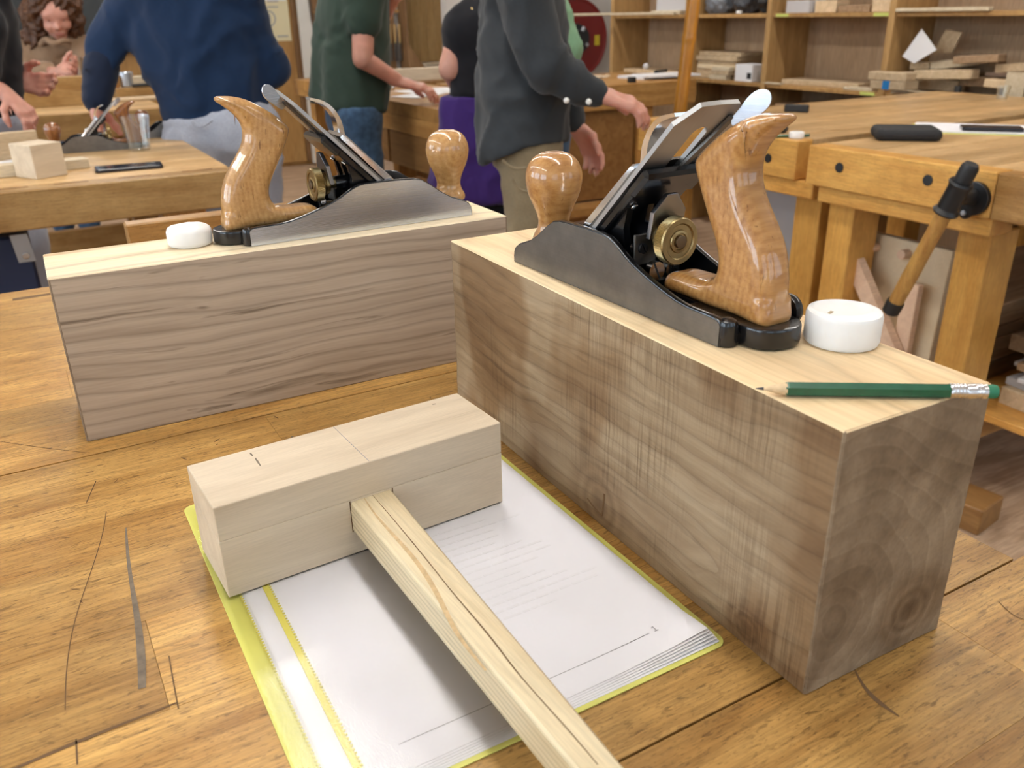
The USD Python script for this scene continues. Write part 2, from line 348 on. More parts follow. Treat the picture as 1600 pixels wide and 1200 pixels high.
M['handle_wood'] = wood('worn_bamboo_handle', (.60, .34, .09), (.42, .20, .05), axis=2, scale=3.0, rough=.4, coat=.2, var=0, rand=False)
M['floor'] = wood('floor_boards', (.62, .44, .30), (.42, .28, .175), axis=0, scale=1.0, stretch=7, rough=.5, var=0, rand=False, dist=2.5, lo=.38, hi=.6)
M['drawer_brown'] = wood('dark_stained_bench', (.36, .19, .065), (.25, .12, .038), axis=1, scale=1.2, rough=.45, var=.1)

# two squared blocks: growth rings around a pith that lies along the block, own graphs
def block_mat(name, pith, ring_scale, ring_cols, top_cols, end_cols, length, wring=.3, saw=0.0, wav=.02, warp=(3.0, 5.5, 5.5), grain=(1, 9, 9), line=.5, line_sc=(1.5, 30, 30), knots=(), ringline=0.0):
    """squared timber: growth rings about a pith that runs along the block, streaks, thin dark grain lines, saw marks on the rough side"""
    def nz(key, scale, detail=4.0, rough=.6, dist=0.0, src='tc.object', loc=(0, 0, 0)):
        N['m' + key] = ('mapping', {'scale': scale, 'location': loc}); N['n' + key] = ('noise_texture', {'scale': 1.0, 'detail': detail, 'roughness': rough, 'distortion': dist})
        L.extend([(src, 'm%s.vector' % key), ('m%s.vector' % key, 'n%s.vector' % key)]); return 'n%s.fac' % key
    def ramp(key, src, stops): N['r' + key] = ('rgb_ramp', {'ramp': stops}); L.append((src, 'r%s.fac' % key)); return 'r%s.color' % key
    def mix(key, a, b, fac=1.0, kind='multiply'):
        N['x' + key] = ('mix_color', {'blend_type': kind, **({} if isinstance(fac, str) else {'fac': fac})})
        L.extend([(a, 'x%s.a' % key), (b, 'x%s.b' % key)] + ([(fac, 'x%s.fac' % key)] if isinstance(fac, str) else [])); return 'x%s.result' % key
    N = {'tc': ('texture_coordinate', {}), 'g': ('geometry', {}), 'sn': ('separate_xyz', {}), 'so': ('separate_xyz', {}),
         'sub': ('vector_math', {'math_type': 'subtract', 'vector2': (.5, .5, .5)}), 'scl': ('vector_math', {'math_type': 'scale', 'scale': wav}), 'add': ('vector_math', {'math_type': 'add'}),
         'scl0': ('vector_math', {'math_type': 'scale', 'scale': .02}), 'add0': ('vector_math', {'math_type': 'add'}), 'mp': ('mapping', {'location': (0, -pith[0], -pith[1]), 'scale': (.0, 1, 1)}), 'len': ('vector_math', {'math_type': 'length'}),
         'rs': ('math', {'math_type': 'multiply', 'value2': ring_scale}), 'fr': ('math', {'math_type': 'floored_modulo', 'value2': 1.0}),
         'isT': ('math', {'math_type': 'greater_than', 'value2': .7}), 'e0': ('math', {'math_type': 'less_than', 'value2': .0016}), 'e1': ('math', {'math_type': 'greater_than', 'value2': length - .0016}), 'eE': ('math', {'math_type': 'maximum'}),
         'rm1': ('math', {'math_type': 'multiply_add', 'value2': wring}), 'h2': ('math', {'math_type': 'multiply', 'value2': 1 - wring}),
         'bp': ('bump', {'strength': .35, 'distance': .0006}), 'p': ('principled_bsdf', {'roughness': .55, 'specular_ior_level': .35})}
    L = []
    nz('w', warp, 3.0, .5)
    L += [('nw.color', 'sub.vector1'), ('sub.vector', 'scl.vector1'), ('tc.object', 'add.vector1'), ('scl.vector', 'add.vector2'), ('add.vector', 'mp.vector'), ('mp.vector', 'len.vector1'), ('len.value', 'rs.value1'), ('rs.value', 'fr.value1'),
          ('tc.object', 'add0.vector1'), ('scl0.vector', 'add0.vector2'), ('sub.vector', 'scl0.vector1'), ('g.normal', 'sn.vector'), ('sn.z', 'isT.value1'), ('tc.object', 'so.vector'), ('so.x', 'e0.value1'), ('so.x', 'e1.value1'), ('e0.value', 'eE.value1'), ('e1.value', 'eE.value2')]
    st = nz('s', tuple(3.0 * q for q in grain), 7.0, .62, .6, 'add.vector')
    L += [(st, 'h2.value1'), ('fr.value', 'rm1.value1'), ('h2.value', 'rm1.value3')]
    fine = nz('f', (5, 260, 260), 4.0, .62)
    c = ramp('side', 'rm1.value', ring_cols)
    if ringline: c = mix('rl', c, ramp('rl', 'fr.value', [(0, (1 - ringline, 1 - ringline * 1.04, 1 - ringline * 1.08)), (.14, (1, 1, 1)), (.78, (1, 1, 1)), (1, (1 - ringline, 1 - ringline * 1.04, 1 - ringline * 1.08))]))
    ln = ramp('line', nz('l', line_sc, 3.0, .55, .25, 'add.vector', (2.3, 0, .7)), [(.30, (1 - line, 1 - line * 1.05, 1 - line * 1.1)), (.40, (1, 1, 1))]); c = mix('line', c, ln)
    if saw:
        v = ramp('saw', nz('v', (430, 1, 9), 3.0, .75), [(.40, (1 - saw, 1 - saw * 1.12, 1 - saw * 1.25)), (.54, (1, 1, 1))])
        c = mix('saw', c, v, ramp('sawm', nz('vm', (8, 5, 6), 3.0, .6, 0, 'tc.object', (3.1, 0, 1.7)), [(.48, (0, 0, 0)), (.62, (1, 1, 1))]))
        c = mix('patch', c, ramp('patch', nz('pt', (9, 4, 5), 3.0, .5, 0, 'tc.object', (.4, 0, 5.3)), [(.46, (.66, .53, .40)), (.52, (1.0, 1.0, 1.0))]), .8)
    lo_, md_, hi_ = end_cols
    e = ramp('arc', 'fr.value', [(0, hi_), (.12, md_), (.45, md_), (.8, lo_), (.9, lo_), (1, hi_)]); e = mix('eflat', e, ramp('ef', nz('ef', (9, 30, 30), 3.0), [(.3, lo_), (.7, md_)]), .4, 'mix'); e = mix('enz', e, ramp('en', nz('en', (40, 40, 40), 6.0, .7), [(.3, (.66, .64, .62)), (.62, (1.1, 1.1, 1.1))]))
    e = mix('emid', e, ramp('em', nz('em', (20, 20, 20), 2.0), [(.4, lo_), (.6, md_)]), .45, 'mix')
    for i_, (kx, ky, kz, kr) in enumerate(knots):
        N['km%d' % i_] = ('mapping', {'location': (-kx / kr, -ky / kr, -kz / kr), 'scale': (1 / kr,) * 3}); N['kl%d' % i_] = ('vector_math', {'math_type': 'length'})
        L.extend([('add0.vector', 'km%d.vector' % i_), ('km%d.vector' % i_, 'kl%d.vector1' % i_)])
        kc = ramp('k%d' % i_, 'kl%d.value' % i_, [(0, (.45, .38, .32)), (.2, (.62, .54, .46)), (.3, (.82, .76, .70)), (.42, (.62, .55, .48)), (.55, (.88, .84, .8)), (.68, (.74, .68, .62)), (1, (1, 1, 1))])
        c = mix('kc%d' % i_, c, kc); e = mix('ke%d' % i_, e, kc)
    e = mix('eblot', e, ramp('eb', nz('eb', (14, 22, 22), 4.0, .6), [(.35, (.72, .68, .64)), (.65, (1.08, 1.08, 1.08))]))
    t = ramp('top', 'rm1.value', top_cols)
    if ringline: t = mix('trl', t, 'rrl.color')
    t = mix('tline', t, ramp('tl', nz('tl', (1.2, 26, 26), 3.0, .5, .2), [(.28, (.70, .57, .42)), (.42, (1, 1, 1))]))
    c = mix('E', c, e, 'eE.value', 'mix'); c = mix('T', c, t, 'isT.value', 'mix')
    c = mix('F', c, ramp('fine', fine, [(.3, (.87, .86, .84)), (.58, (1, 1, 1))]))
    L += [(c, 'p.base_color'), (fine, 'bp.height'), ('bp.normal', 'p.normal')]
    return mat(name, N, L)
M['blockR'] = block_mat('rough_sawn_block', (-.012, .040), 85,
    [(.24, (.155, .092, .044)), (.42, (.265, .176, .096)), (.56, (.36, .26, .155)), (.78, (.475, .362, .236))],
    [(.2, (.58, .38, .185)), (.45, (.78, .58, .34)), (.8, (.87, .72, .47))],
    [(.24, .17, .108), (.33, .245, .16), (.40, .31, .21)], .41507, wring=.08, ringline=.16, saw=.36, wav=.055, warp=(4, 8, 8), grain=(1.3, 6, 6), line=.28, line_sc=(6, 80, 80), knots=((.19, 0, .016, .042), (.043, 0, .013, .020), (0, -.076, .025, .030)))
M['blockL'] = block_mat('straight_grained_block', (.16, -.25), 88,
    [(.24, (.28, .205, .145)), (.42, (.44, .34, .25)), (.58, (.54, .43, .325)), (.8, (.64, .53, .41))],
    [(.2, (.64, .46, .25)), (.45, (.84, .69, .46)), (.8, (.92, .81, .60))],
    [(.24, .17, .11), (.34, .26, .18), (.44, .34, .25)], .40946, wring=.10, ringline=.27, wav=.045, grain=(.7, 9, 9), line=.55, line_sc=(1.6, 120, 120))
# metals, plastics, papers
def brushed(name, col, rough, scale=(6, 6, 900), noise=.1, metal=1.0):
    N = {'tc': ('texture_coordinate', {}), 'm': ('mapping', {'scale': scale}), 'n': ('noise_texture', {'scale': 1.0, 'detail': 3.0, 'roughness': .6}),
         'n2': ('noise_texture', {'scale': 45.0, 'detail': 5.0, 'roughness': .65}),
         'mr': ('map_range', {'from_min': .3, 'from_max': .7, 'to_min': rough * .88, 'to_max': rough * 1.15}),
         'r': ('rgb_ramp', {'ramp': [(.3, tuple(np.array(col) * (1 - noise))), (.7, col)]}),
         'b': ('bump', {'strength': .03, 'distance': .0002}), 'p': ('principled_bsdf', {'metallic': metal})}
    L = [('tc.object', 'm.vector'), ('m.vector', 'n.vector'), ('tc.object', 'n2.vector'), ('n.fac', 'mr.value'), ('mr.result', 'p.roughness'), ('n2.fac', 'r.fac'), ('r.color', 'p.base_color'), ('n.fac', 'b.height'), ('b.normal', 'p.normal')]
    return mat(name, N, L)
M['steel_bright'] = brushed('brushed_bright_steel', (.66, .71, .80), .25, (5, 5, 2600), .08)
M['steel_grey'] = brushed('dull_grey_steel', (.235, .222, .205), .42, noise=.3)
M['steel_iron'] = brushed('ground_blade_steel', (.52, .515, .505), .42, (6, 1500, 6), .1)
M['chrome'] = plain('polished_steel', (.72, .72, .73), .16, 1.0)
M['blue_steel'] = plain('blued_steel', (.34, .36, .40), .28, 1.0)
M['brass'] = plain('brass', (.42, .315, .15), .36, 1.0, noise=.18, nscale=80)
M['bronze'] = plain('dark_bronze', (.22, .16, .10), .4, 1.0)
M['enamel'] = plain('black_enamel', (.005, .005, .006), .22, coat=.35, bump=.08, nscale=160)
M['black_iron'] = plain('black_cast_iron', (.012, .012, .013), .35)
M['wax'] = plain('white_paraffin_wax', (.86, .85, .83), .38, noise=.03, nscale=60, bump=.2, subsurface_weight=.25, subsurface_scale=.006, subsurface_radius=(1, .8, .7))
M['wax_stain'] = plain('brown_wax_stain', (.42, .33, .2), .6)
M['pencil_green'] = plain('dark_green_lacquer', (.004, .085, .040), .28, coat=.25, noise=.12, nscale=200)
M['pencil_wood'] = plain('sharpened_cedar', (.66, .48, .28), .6, noise=.12, nscale=300)
M['graphite'] = plain('graphite', (.05, .05, .055), .4)
M['eraser'] = plain('green_eraser', (.02, .17, .085), .6)
M['ferrule'] = plain('aluminium_ferrule', (.82, .82, .84), .22, 1.0)
M['ferrule_gold'] = plain('plain_ferrule_band', (.78, .74, .62), .3, 1.0)
M['yellow_card'] = plain('yellow_plastic_cover', (.70, .68, .17), .3, noise=.05, nscale=14)
M['yellow_strip'] = plain('yellow_binding_strip', (.78, .72, .16), .3, bump=.2, nscale=260)
N = {'tc': ('texture_coordinate', {}), 'sx': ('separate_xyz', {}), 'w': ('wave_texture', {'wave_type': 'bands', 'bands_direction': 'y', 'scale': 40.0, 'distortion': .0}),
     'nz': ('noise_texture', {'scale': 350.0, 'detail': 1.0}), 'nl': ('noise_texture', {'scale': 16.0, 'detail': 1.0}),
     'r': ('rgb_ramp', {'ramp': [(.45, (.83, .83, .87)), (.6, (.81, .81, .845))]}),
     'rg': ('math', {'math_type': 'multiply'}), 'p': ('principled_bsdf', {'roughness': .55, 'specular_ior_level': .3})}
M['paper'] = mat('white_paper', N, [('tc.object', 'nl.vector'), ('nl.fac', 'r.fac'), ('r.color', 'p.base_color')])
M['ink'] = plain('thin_grey_ink', (.24, .24, .26), .6)
M['ghost_ink'] = plain('faint_show_through_print', (.795, .795, .825), .55, spec=.3)
M['clear'] = mat('clear_textured_plastic', {
    't': ('transparent_bsdf', {'color': (.995, .995, .995)}), 'g': ('glossy_bsdf', {'color': (1, 1, 1), 'roughness': .11}), 'fr': ('fresnel', {'IOR': 1.38}),
    'tc': ('texture_coordinate', {}), 'n': ('noise_texture', {'scale': 900.0, 'detail': 2.0}), 'n2': ('noise_texture', {'scale': 14.0, 'detail': 2.0}),
    'b2': ('bump', {'strength': .2, 'distance': .002}), 'b': ('bump', {'strength': .22, 'distance': .0003}), 'mx': ('mix_closure', {})},
    [('tc.object', 'n.vector'), ('tc.object', 'n2.vector'), ('n2.fac', 'b2.height'), ('b2.normal', 'b.normal'), ('n.fac', 'b.height'), ('b.normal', 'g.normal'), ('b.normal', 'fr.normal'), ('fr.fac', 'mx.fac'), ('t.BSDF', 'mx.closure1'), ('g.BSDF', 'mx.closure2')], 'mx.closure')
M['glass'] = mat('clear_glass', {'t': ('transparent_bsdf', {'color': (.97, .98, .97)}), 'g': ('glossy_bsdf', {'roughness': .04, 'color': (1, 1, 1)}), 'lw': ('layer_weight', {'blend': .35}),
                 'mr': ('map_range', {'from_min': 0.0, 'from_max': 1.0, 'to_min': .03, 'to_max': .5}), 'mx': ('mix_closure', {})},
                 [('lw.facing', 'mr.value'), ('mr.result', 'mx.fac'), ('t.BSDF', 'mx.closure1'), ('g.BSDF', 'mx.closure2')], 'mx.closure')
M['phone'] = plain('black_phone_glass', (.012, .013, .02), .12)
M['black_cloth'] = plain('black_pouch_cloth', (.014, .014, .015), .75, noise=.3, nscale=300, bump=.3)
M['brown_streak'] = plain('brown_heart_streak', (.58, .41, .21), .5, noise=.2, nscale=200)
M['dark_line'] = plain('dark_crack', (.15, .082, .034), .8)
M['gray_mark'] = plain('grey_graphite_stain', (.165, .125, .085), .6, noise=.3, nscale=120)
M['white_paint'] = plain('white_painted_board', (.62, .60, .55), .5, noise=.04, nscale=3)
M['wall'] = plain('off_white_wall_paint', (.58, .55, .51), .7)
M['ceiling'] = plain('white_ceiling_paint', (.78, .77, .74), .8)
M['chalk'] = plain('dark_chalkboard', (.035, .042, .045), .55, noise=.25, nscale=2.5)
M['red'] = plain('red_hose_reel_paint', (.18, .006, .004), .4)
M['yellow'] = plain('yellow_sticker', (.62, .48, .02), .5)
M['lime_label'] = plain('lime_label_tape', (.55, .60, .16), .5)
M['blue'] = plain('blue_tape', (.01, .17, .45), .45)
M['white_card'] = plain('white_card', (.72, .72, .74), .6)
M['grey_card'] = plain('grey_paper_bag', (.50, .49, .50), .7)
M['cream'] = plain('cream_poster_paper', (.64, .57, .36), .6)
M['poster_grey'] = plain('poster_grey_print', (.30, .30, .30), .6)
M['poster_blue'] = plain('poster_blue_print', (.18, .25, .40), .6)
M['grey_bag'] = plain('grey_plastic_bag', (.16, .175, .20), .35, noise=.4, nscale=12, bump=.6)
M['dark_bag'] = plain('dark_plastic_bag', (.04, .042, .05), .35, noise=.4, nscale=12)
M['galv'] = plain('galvanised_steel', (.55, .60, .66), .35, .9)
M['blue_box'] = plain('dark_blue_cabinet', (.02, .035, .09), .5)
M['rubber'] = plain('black_rubber', (.015, .015, .016), .5)
M['lamp'] = mat('fluorescent_diffuser', {'e': ('emission', {'color': LAMP_COL, 'strength': LAMP})}, [], 'e.emission')
M['day'] = mat('daylight_sky', {'e': ('emission', {'color': WINDOW_COL, 'strength': WINDOW})}, [], 'e.emission')
M['day_side'] = mat('bright_daylight_sky', {'e': ('emission', {'color': WINDOW_COL, 'strength': SIDE_WINDOW})}, [], 'e.emission')
M['screen'] = plain('dark_phone_screen', (.018, .02, .03), .1)
M['lamp_body'] = plain('lamp_housing', (.7, .7, .7), .5)
# people
def cloth(name, col, noise=.12, nscale=250, rough=.85): return plain(name, col, rough, noise=noise, nscale=nscale, spec=.2, sheen_weight=.12)
M['navy'] = cloth('navy_knit', (.006, .021, .060)); M['navy_dark'] = cloth('dark_navy_cuff', (.006, .012, .032))
M['greypants'] = cloth('light_grey_trousers', (.33, .35, .41)); M['jeans'] = cloth('blue_jeans', (.05, .10, .18), .35, 40)
M['greentee'] = cloth('dark_green_cotton', (.032, .055, .042)); M['blacktee'] = cloth('black_cotton', (.008, .008, .011))
M['purple'] = cloth('purple_apron', (.040, .016, .125)); M['charcoal'] = cloth('charcoal_cotton', (.030, .034, .038)); M['khaki'] = cloth('khaki_trousers', (.22, .17, .10))
M['mint'] = cloth('light_green_fleece', (.20, .36, .22)); M['beige'] = cloth('beige_brown_shirt', (.26, .165, .10)); M['skin'] = plain('skin', (.56, .27, .20), .5, noise=.1, nscale=25, subsurface_weight=.15, subsurface_scale=.01)
M['shoe'] = plain('dark_shoe', (.03, .03, .03), .6)
M['hair'] = wood('brown_curly_hair', (.15, .06, .022), (.04, .014, .006), axis=2, scale=8, stretch=5, rough=.5, rand=False, var=0, bump=.5)
M['hair_dark'] = plain('dark_hair', (.03, .02, .014), .5)
M['eye'] = plain('dark_eye', (.02, .014, .01), .3); M['lips'] = plain('lips', (.42, .13, .11), .5)
M['button'] = plain('pearl_button', (.75, .73, .68), .25)

def unz(px, py, z):
    """the point at height z seen at (px, py)"""
    d = _f + CR * (px - 800) / FPX - CU * (py - 600) / FPX
    return EYE + d * ((z - CAMH) / d[2])

# ------------------------------------------------------------------ the room
S0, S1, T0, T1 = -4.2, 4.72, -2.6, 7.55
def shell(name, m, mt):
    return single(name, m, mt, None, None, (0, 0, 0), ROOM, kind='structure')
shell('floor', bx(S0, T0, FLOOR - .1, S1, T1, FLOOR), M['floor'])
shell('ceiling', bx(S0, T0, CEIL, S1, T1, CEIL + .1), M['ceiling'])
shell('wall_back', bx(S0, T1, FLOOR, S1, T1 + .1, CEIL), M['wall'])
shell('wall_right', bx(S1, T0, FLOOR, S1 + .1, T1, CEIL), M['wall'])
# the wall behind the photographer has three tall windows
WINS = [(-2.4, -.6), (-.1, 1.7), (2.2, 3.8)]
segs, cx = [], S0
for a, b in WINS:
    segs.append(bx(cx, T0 - .15, FLOOR, a, T0, CEIL)); segs.append(bx(a, T0 - .15, FLOOR, b, T0, .1)); segs.append(bx(a, T0 - .15, 1.6, b, T0, CEIL)); cx = b
segs.append(bx(cx, T0 - .15, FLOOR, S1, T0, CEIL))
shell('wall_front', cat(*segs), M['wall'])
for i, (a, b) in enumerate(WINS):
    w = thing('window_%d' % (i + 1), loc=rm(0, 0), rz=ROOM, kind='structure')
    m = (a + b) / 2
    part(w, 'frame', cat(bx(a, T0 - .1, .1, a + .06, T0 - .04, 1.6), bx(b - .06, T0 - .1, .1, b, T0 - .04, 1.6), bx(m - .03, T0 - .1, .1, m + .03, T0 - .04, 1.6), bx(a, T0 - .1, .1, b, T0 - .04, .16), bx(a, T0 - .1, 1.54, b, T0 - .04, 1.6)), M['lamp_body'])
    part(w, 'pane', bx(a + .06, T0 - .075, .16, b - .06, T0 - .07, 1.54), M['day'])
LW = [(-1.8, .3), (.8, 2.9), (3.4, 5.5)]
segs, cx = [], T0
for a, b in LW:
    segs += [bx(S0 - .15, cx, FLOOR, S0, a, CEIL), bx(S0 - .15, a, FLOOR, S0, b, .1), bx(S0 - .15, a, 1.65, S0, b, CEIL)]; cx = b
segs.append(bx(S0 - .15, cx, FLOOR, S0, T1, CEIL)); shell('wall_left', cat(*segs), M['wall'])
for i, (a, b) in enumerate(LW):
    w = thing('window_%d' % (i + 4), loc=rm(0, 0), rz=ROOM, kind='structure'); m = (a + b) / 2; X0, X1 = S0 - .1, S0 - .04
    part(w, 'frame', cat(bx(X0, a, .1, X1, a + .06, 1.65), bx(X0, b - .06, .1, X1, b, 1.65), bx(X0, m - .03, .1, X1, m + .03, 1.65), bx(X0, a, .1, X1, b, .16), bx(X0, a, 1.59, X1, b, 1.65)), M['lamp_body'])
    part(w, 'pane', bx(S0 - .075, a + .06, .16, S0 - .07, b - .06, 1.59), M['day_side'])
# ceiling lamps
proto = None
for s in (-1.9, .46, 2.7):
    for t in (.15, 1.55, 2.95, 4.4, 5.85):
        if proto is None:
            proto = thing('ceiling_light', 'long fluorescent ceiling light above the workshop benches', 'ceiling light', rm(s, t, CEIL - .06), ROOM, 'fluorescent ceiling lights')
            part(proto, 'housing', bx(-.10, -.62, .02, .10, .62, .06, .008), M['lamp_body'])
            part(proto, 'diffuser', bx(-.085, -.60, -.01, .085, .60, .02, .01), M['lamp'])
        else: copy_of(proto, 'long fluorescent ceiling light above the workshop benches', rm(s, t, CEIL - .06), ROOM)

# ------------------------------------------------------------------ our workbench
def staves(parent, s0, s1, rows, mt, thick=.045, seed=1, ln=(.45, 1.0), gap=.00012, bev=.00018, uneven=.00006, name='plank', starts=None):
    rnd = random.Random(seed)
    for k in range(len(rows) - 1):
        s = s0; first = True
        while s < s1 - .001:
            e = s + rnd.uniform(*ln) * (rnd.uniform(.3, 1) if first else 1); first = False
            if s1 - e < .18: e = s1
            dz = rnd.uniform(-uneven, uneven)
            part(parent, name, xf(bx(s + gap / 2, rows[k] + gap / 2, -thick, e - gap / 2, rows[k + 1] - gap / 2, 0, bev), (0, 0, dz)), mt)
            s = e
b = thing('workbench', 'scarred honey-coloured workbench in the foreground carrying the two squared blocks', 'workbench', rm(0, 0), ROOM)
staves(b, -1.1, .503, [.2375, .31, .383, .465, .548, .63, .7105], M['top'], seed=3)
staves(b, -1.1, .62, [.7125, .79, .85, .93, 1.01, 1.10, 1.19, 1.272], M['top'], seed=5)
staves(b, -1.1, .80, [-.25, -.17, -.09, -.01, .07, .155, .2362], M['top'], seed=11)
part(b, 'under_frame', cat(bx(-1.09, -.24, -.12, .495, 1.26, -.046)), M['bench_x'])
for s in (-1.0, .42):
    for t in (-.2, 1.18): part(b, 'leg', bx(s - .05, t - .05, FLOOR, s + .05, t + .05, -.12, .004), M['bench_z'])
for t in (-.2, 1.18): part(b, 'stretcher', bx(-.95, t - .02, -.62, .37, t + .02, -.52, .003), M['bench_x'])
P_ = unz(10, 470, 0); Q_ = unz(56, 465, 0)
part(b, 'dog_hole', bx(-.040, 1.228, -.001, .004, 1.238, .0002), M['dark_line'], label='dark dog hole slot near the far edge')
# scratches, a grey stain and open cracks in the top (dirt lying in the surface)
def ribbon(pts, w, z=.00022, n=24):
    c = curve(pts, n) if len(pts) > 2 else np.linspace(pts[0], pts[1], 4); t = np.gradient(c, axis=0); t /= np.linalg.norm(t, axis=1, keepdims=True)
    w = np.interp(np.linspace(0, 1, len(c)), np.linspace(0, 1, len(np.atleast_1d(w))), np.atleast_1d(w)) / 2
    nv = np.stack([-t[:, 1], t[:, 0]], 1) * w[:, None]
    V = np.r_[np.c_[c + nv, np.full(len(c), z)], np.c_[c - nv, np.full(len(c), z)]]; k = len(c); i = np.arange(k - 1)
    V = np.r_[V, V - [0, 0, .0003]]
    F = np.vstack([np.c_[i, i + k, i + k + 1], np.c_[i, i + k + 1, i + 1]]); F2 = F[:, ::-1] + 2 * k
    m = trimesh.Trimesh(V, np.vstack([F, F2]), process=False); return m
def loc2(px, py):
    p = unz(px, py, 0); return (p @ E1, p @ E2)
part(b, 'grey_stain', ribbon([loc2(*q) for q in ((197, 825), (200, 870), (207, 920), (215, 970), (221, 1030), (222, 1076))], [.0012, .002, .0025, .0035, .0045, .004]), M['gray_mark'], label='long grey pencil-like stain')
part(b, 'scratch', ribbon([loc2(*q) for q in ((166, 800), (160, 835), (140, 900), (116, 975), (104, 1050), (102, 1110))], .0006), M['dark_line'])
part(b, 'scratch', ribbon([loc2(*q) for q in ((150, 752), (135, 786))], .0008), M['dark_line'])
part(b, 'scratch', ribbon([loc2(*q) for q in ((0, 690), (70, 700), (140, 708))], .0006), M['dark_line'])
part(b, 'scratch', ribbon([loc2(*q) for q in ((1335, 1046), (1360, 1085), (1405, 1120))], [.0006, .0018, .003, .001]), M['dark_line'])
part(b, 'scratch', ribbon([loc2(*q) for q in ((1560, 700 + 240), (1585, 962), (1600, 968))], .0006), M['dark_line'])
part(b, 'crack', ribbon([loc2(*q) for q in ((0, 1211), (120, 1160), (200, 1128), (277, 1098))], [.0018, .0024, .0018, .0012]), M['dark_line'])
part(b, 'crack', ribbon([loc2(*q) for q in ((264, 1025), (270, 1060), (279, 1108))], .0007), M['dark_line'])
part(b, 'crack', ribbon([loc2(*q) for q in ((119, 1155), (121, 1195))], .0009), M['dark_line'])
rnd = random.Random(4); dd = []
for k in range(150):
    s, t = rnd.uniform(-.5, .6), rnd.uniform(-.05, .72)
    a = rnd.choice([rnd.gauss(0, .3), rnd.uniform(0, 3.1)]); l = rnd.uniform(.002, .008)
    dd.append(ribbon([(s, t), (s + l * .5 * math.cos(a), t + l * .5 * math.sin(a) + rnd.uniform(-.0008, .0008)), (s + l * math.cos(a), t + l * math.sin(a))], [.0003, rnd.uniform(.0006, .002), .0003], n=6))
part(b, 'dent_marks', cat(*dd), M['dark_line'], kind='stuff')

# ------------------------------------------------------------------ the two squared blocks
def rough_block(L, W, H, size, amp, seed, top_flat=True):
    m = bx(0, 0, 0, L, W, H, .0009).subdivide_to_size(size)
    m.merge_vertices()
    v = m.vertices; nz = meshkit.fbm(v * 55 + 3.7, 3, seed) - .5
    f = np.where(v[:, 2] > H - .003, .1, 1.0)[:, None]
    m.vertices = v + (m.vertex_normals * (2 * amp * nz)[:, None]) * f * np.array([1, 1, .3]); return m
RB, RYAW, RH = np.array([.14863, .33848, 0]), 118.497, .15346
m = rough_block(.41507, .1051, RH, .011, .0008, 2); m.apply_translation((0, -.1051, 0))
RBLK = thing('wood_block', 'rough-sawn squared timber block with planed top under the nearer hand plane and pencil', 'wood block', RB, RYAW)
part(RBLK, 'block', m, M['blockR'], smooth=25)
kn = [(.262, .034), (.247, .028)]
def crackb(pts, r): return tube(curve([(x, .0001, z) for x, z in pts], 14), r, 6)
part(RBLK, 'knot_crack', crackb([(.1845, .009), (.1835, .018), (.1825, .027)], .0009), M['dark_line'])
part(RBLK, 'knot_crack', crackb([(.1845, .0092), (.193, .010), (.203, .013)], .0007), M['dark_line'])
LB, LYAW, LH = np.array([-.3614, .6440, 0]), 28.55, .14337
LBLK = thing('wood_block', 'straight-grained squared wood block with pale top under the farther hand plane', 'wood block', LB, LYAW)
part(LBLK, 'block', rough_block(.40946, .08865, LH, .014, .0003, 5), M['blockL'], smooth=25)

# ------------------------------------------------------------------ hand planes (millimetres in the builder, toe towards +x)
PROFILE = [(0, 0), (0, 12), (1.2, 14.3), (3.5, 15.8), (8, 16.4), (28, 16.6), (38, 17.8), (49, 20.3), (60, 23.4), (70, 26.6), (79, 29.9), (87, 33.4), (94, 37.4), (100, 40.4), (105, 42.2), (111, 43), (127, 43.2), (148, 43), (160, 42.4), (168, 40.6), (176, 35.8), (188, 27), (199, 20.6), (207, 17.6), (214, 15), (218.5, 12), (221, 8), (221.4, 0)]
TOTE = [(-14, 12), (-13.6, 22), (-12.6, 34), (-8.8, 50), (-2.4, 62), (7, 74.7), (13, 85), (14.6, 95.5), (11.6, 104), (4.2, 112.6), (-3.4, 118.6), (-5.6, 121.2), (-4.6, 123.2), (0, 123.8), (10, 122.9), (21.5, 119.2), (33, 112.6), (44, 104.6), (51.5, 97.5), (53.6, 94.6), (52.6, 88.5), (46.8, 76.5), (39, 62.6), (32.4, 51), (29.2, 42), (29.8, 33.5), (34.5, 27.8), (43, 25.9), (55, 25.4), (66, 24.4), (71, 21), (72, 16.5), (71.5, 13.2), (56, 12), (30, 11.5), (5, 11.5)]
def ib(a, n): return 165 - .70711 * a + .70711 * n, 3 + .70711 * a + .70711 * n
TB = np.eye(4); TB[:3, 0] = (-.70711, 0, .70711); TB[:3, 1] = (0, -1, 0); TB[:3, 2] = (.70711, 0, .70711); TB[:3, 3] = (165, 0, 3)
def onbed(m): m = m.copy(); m.apply_transform(TB); return m
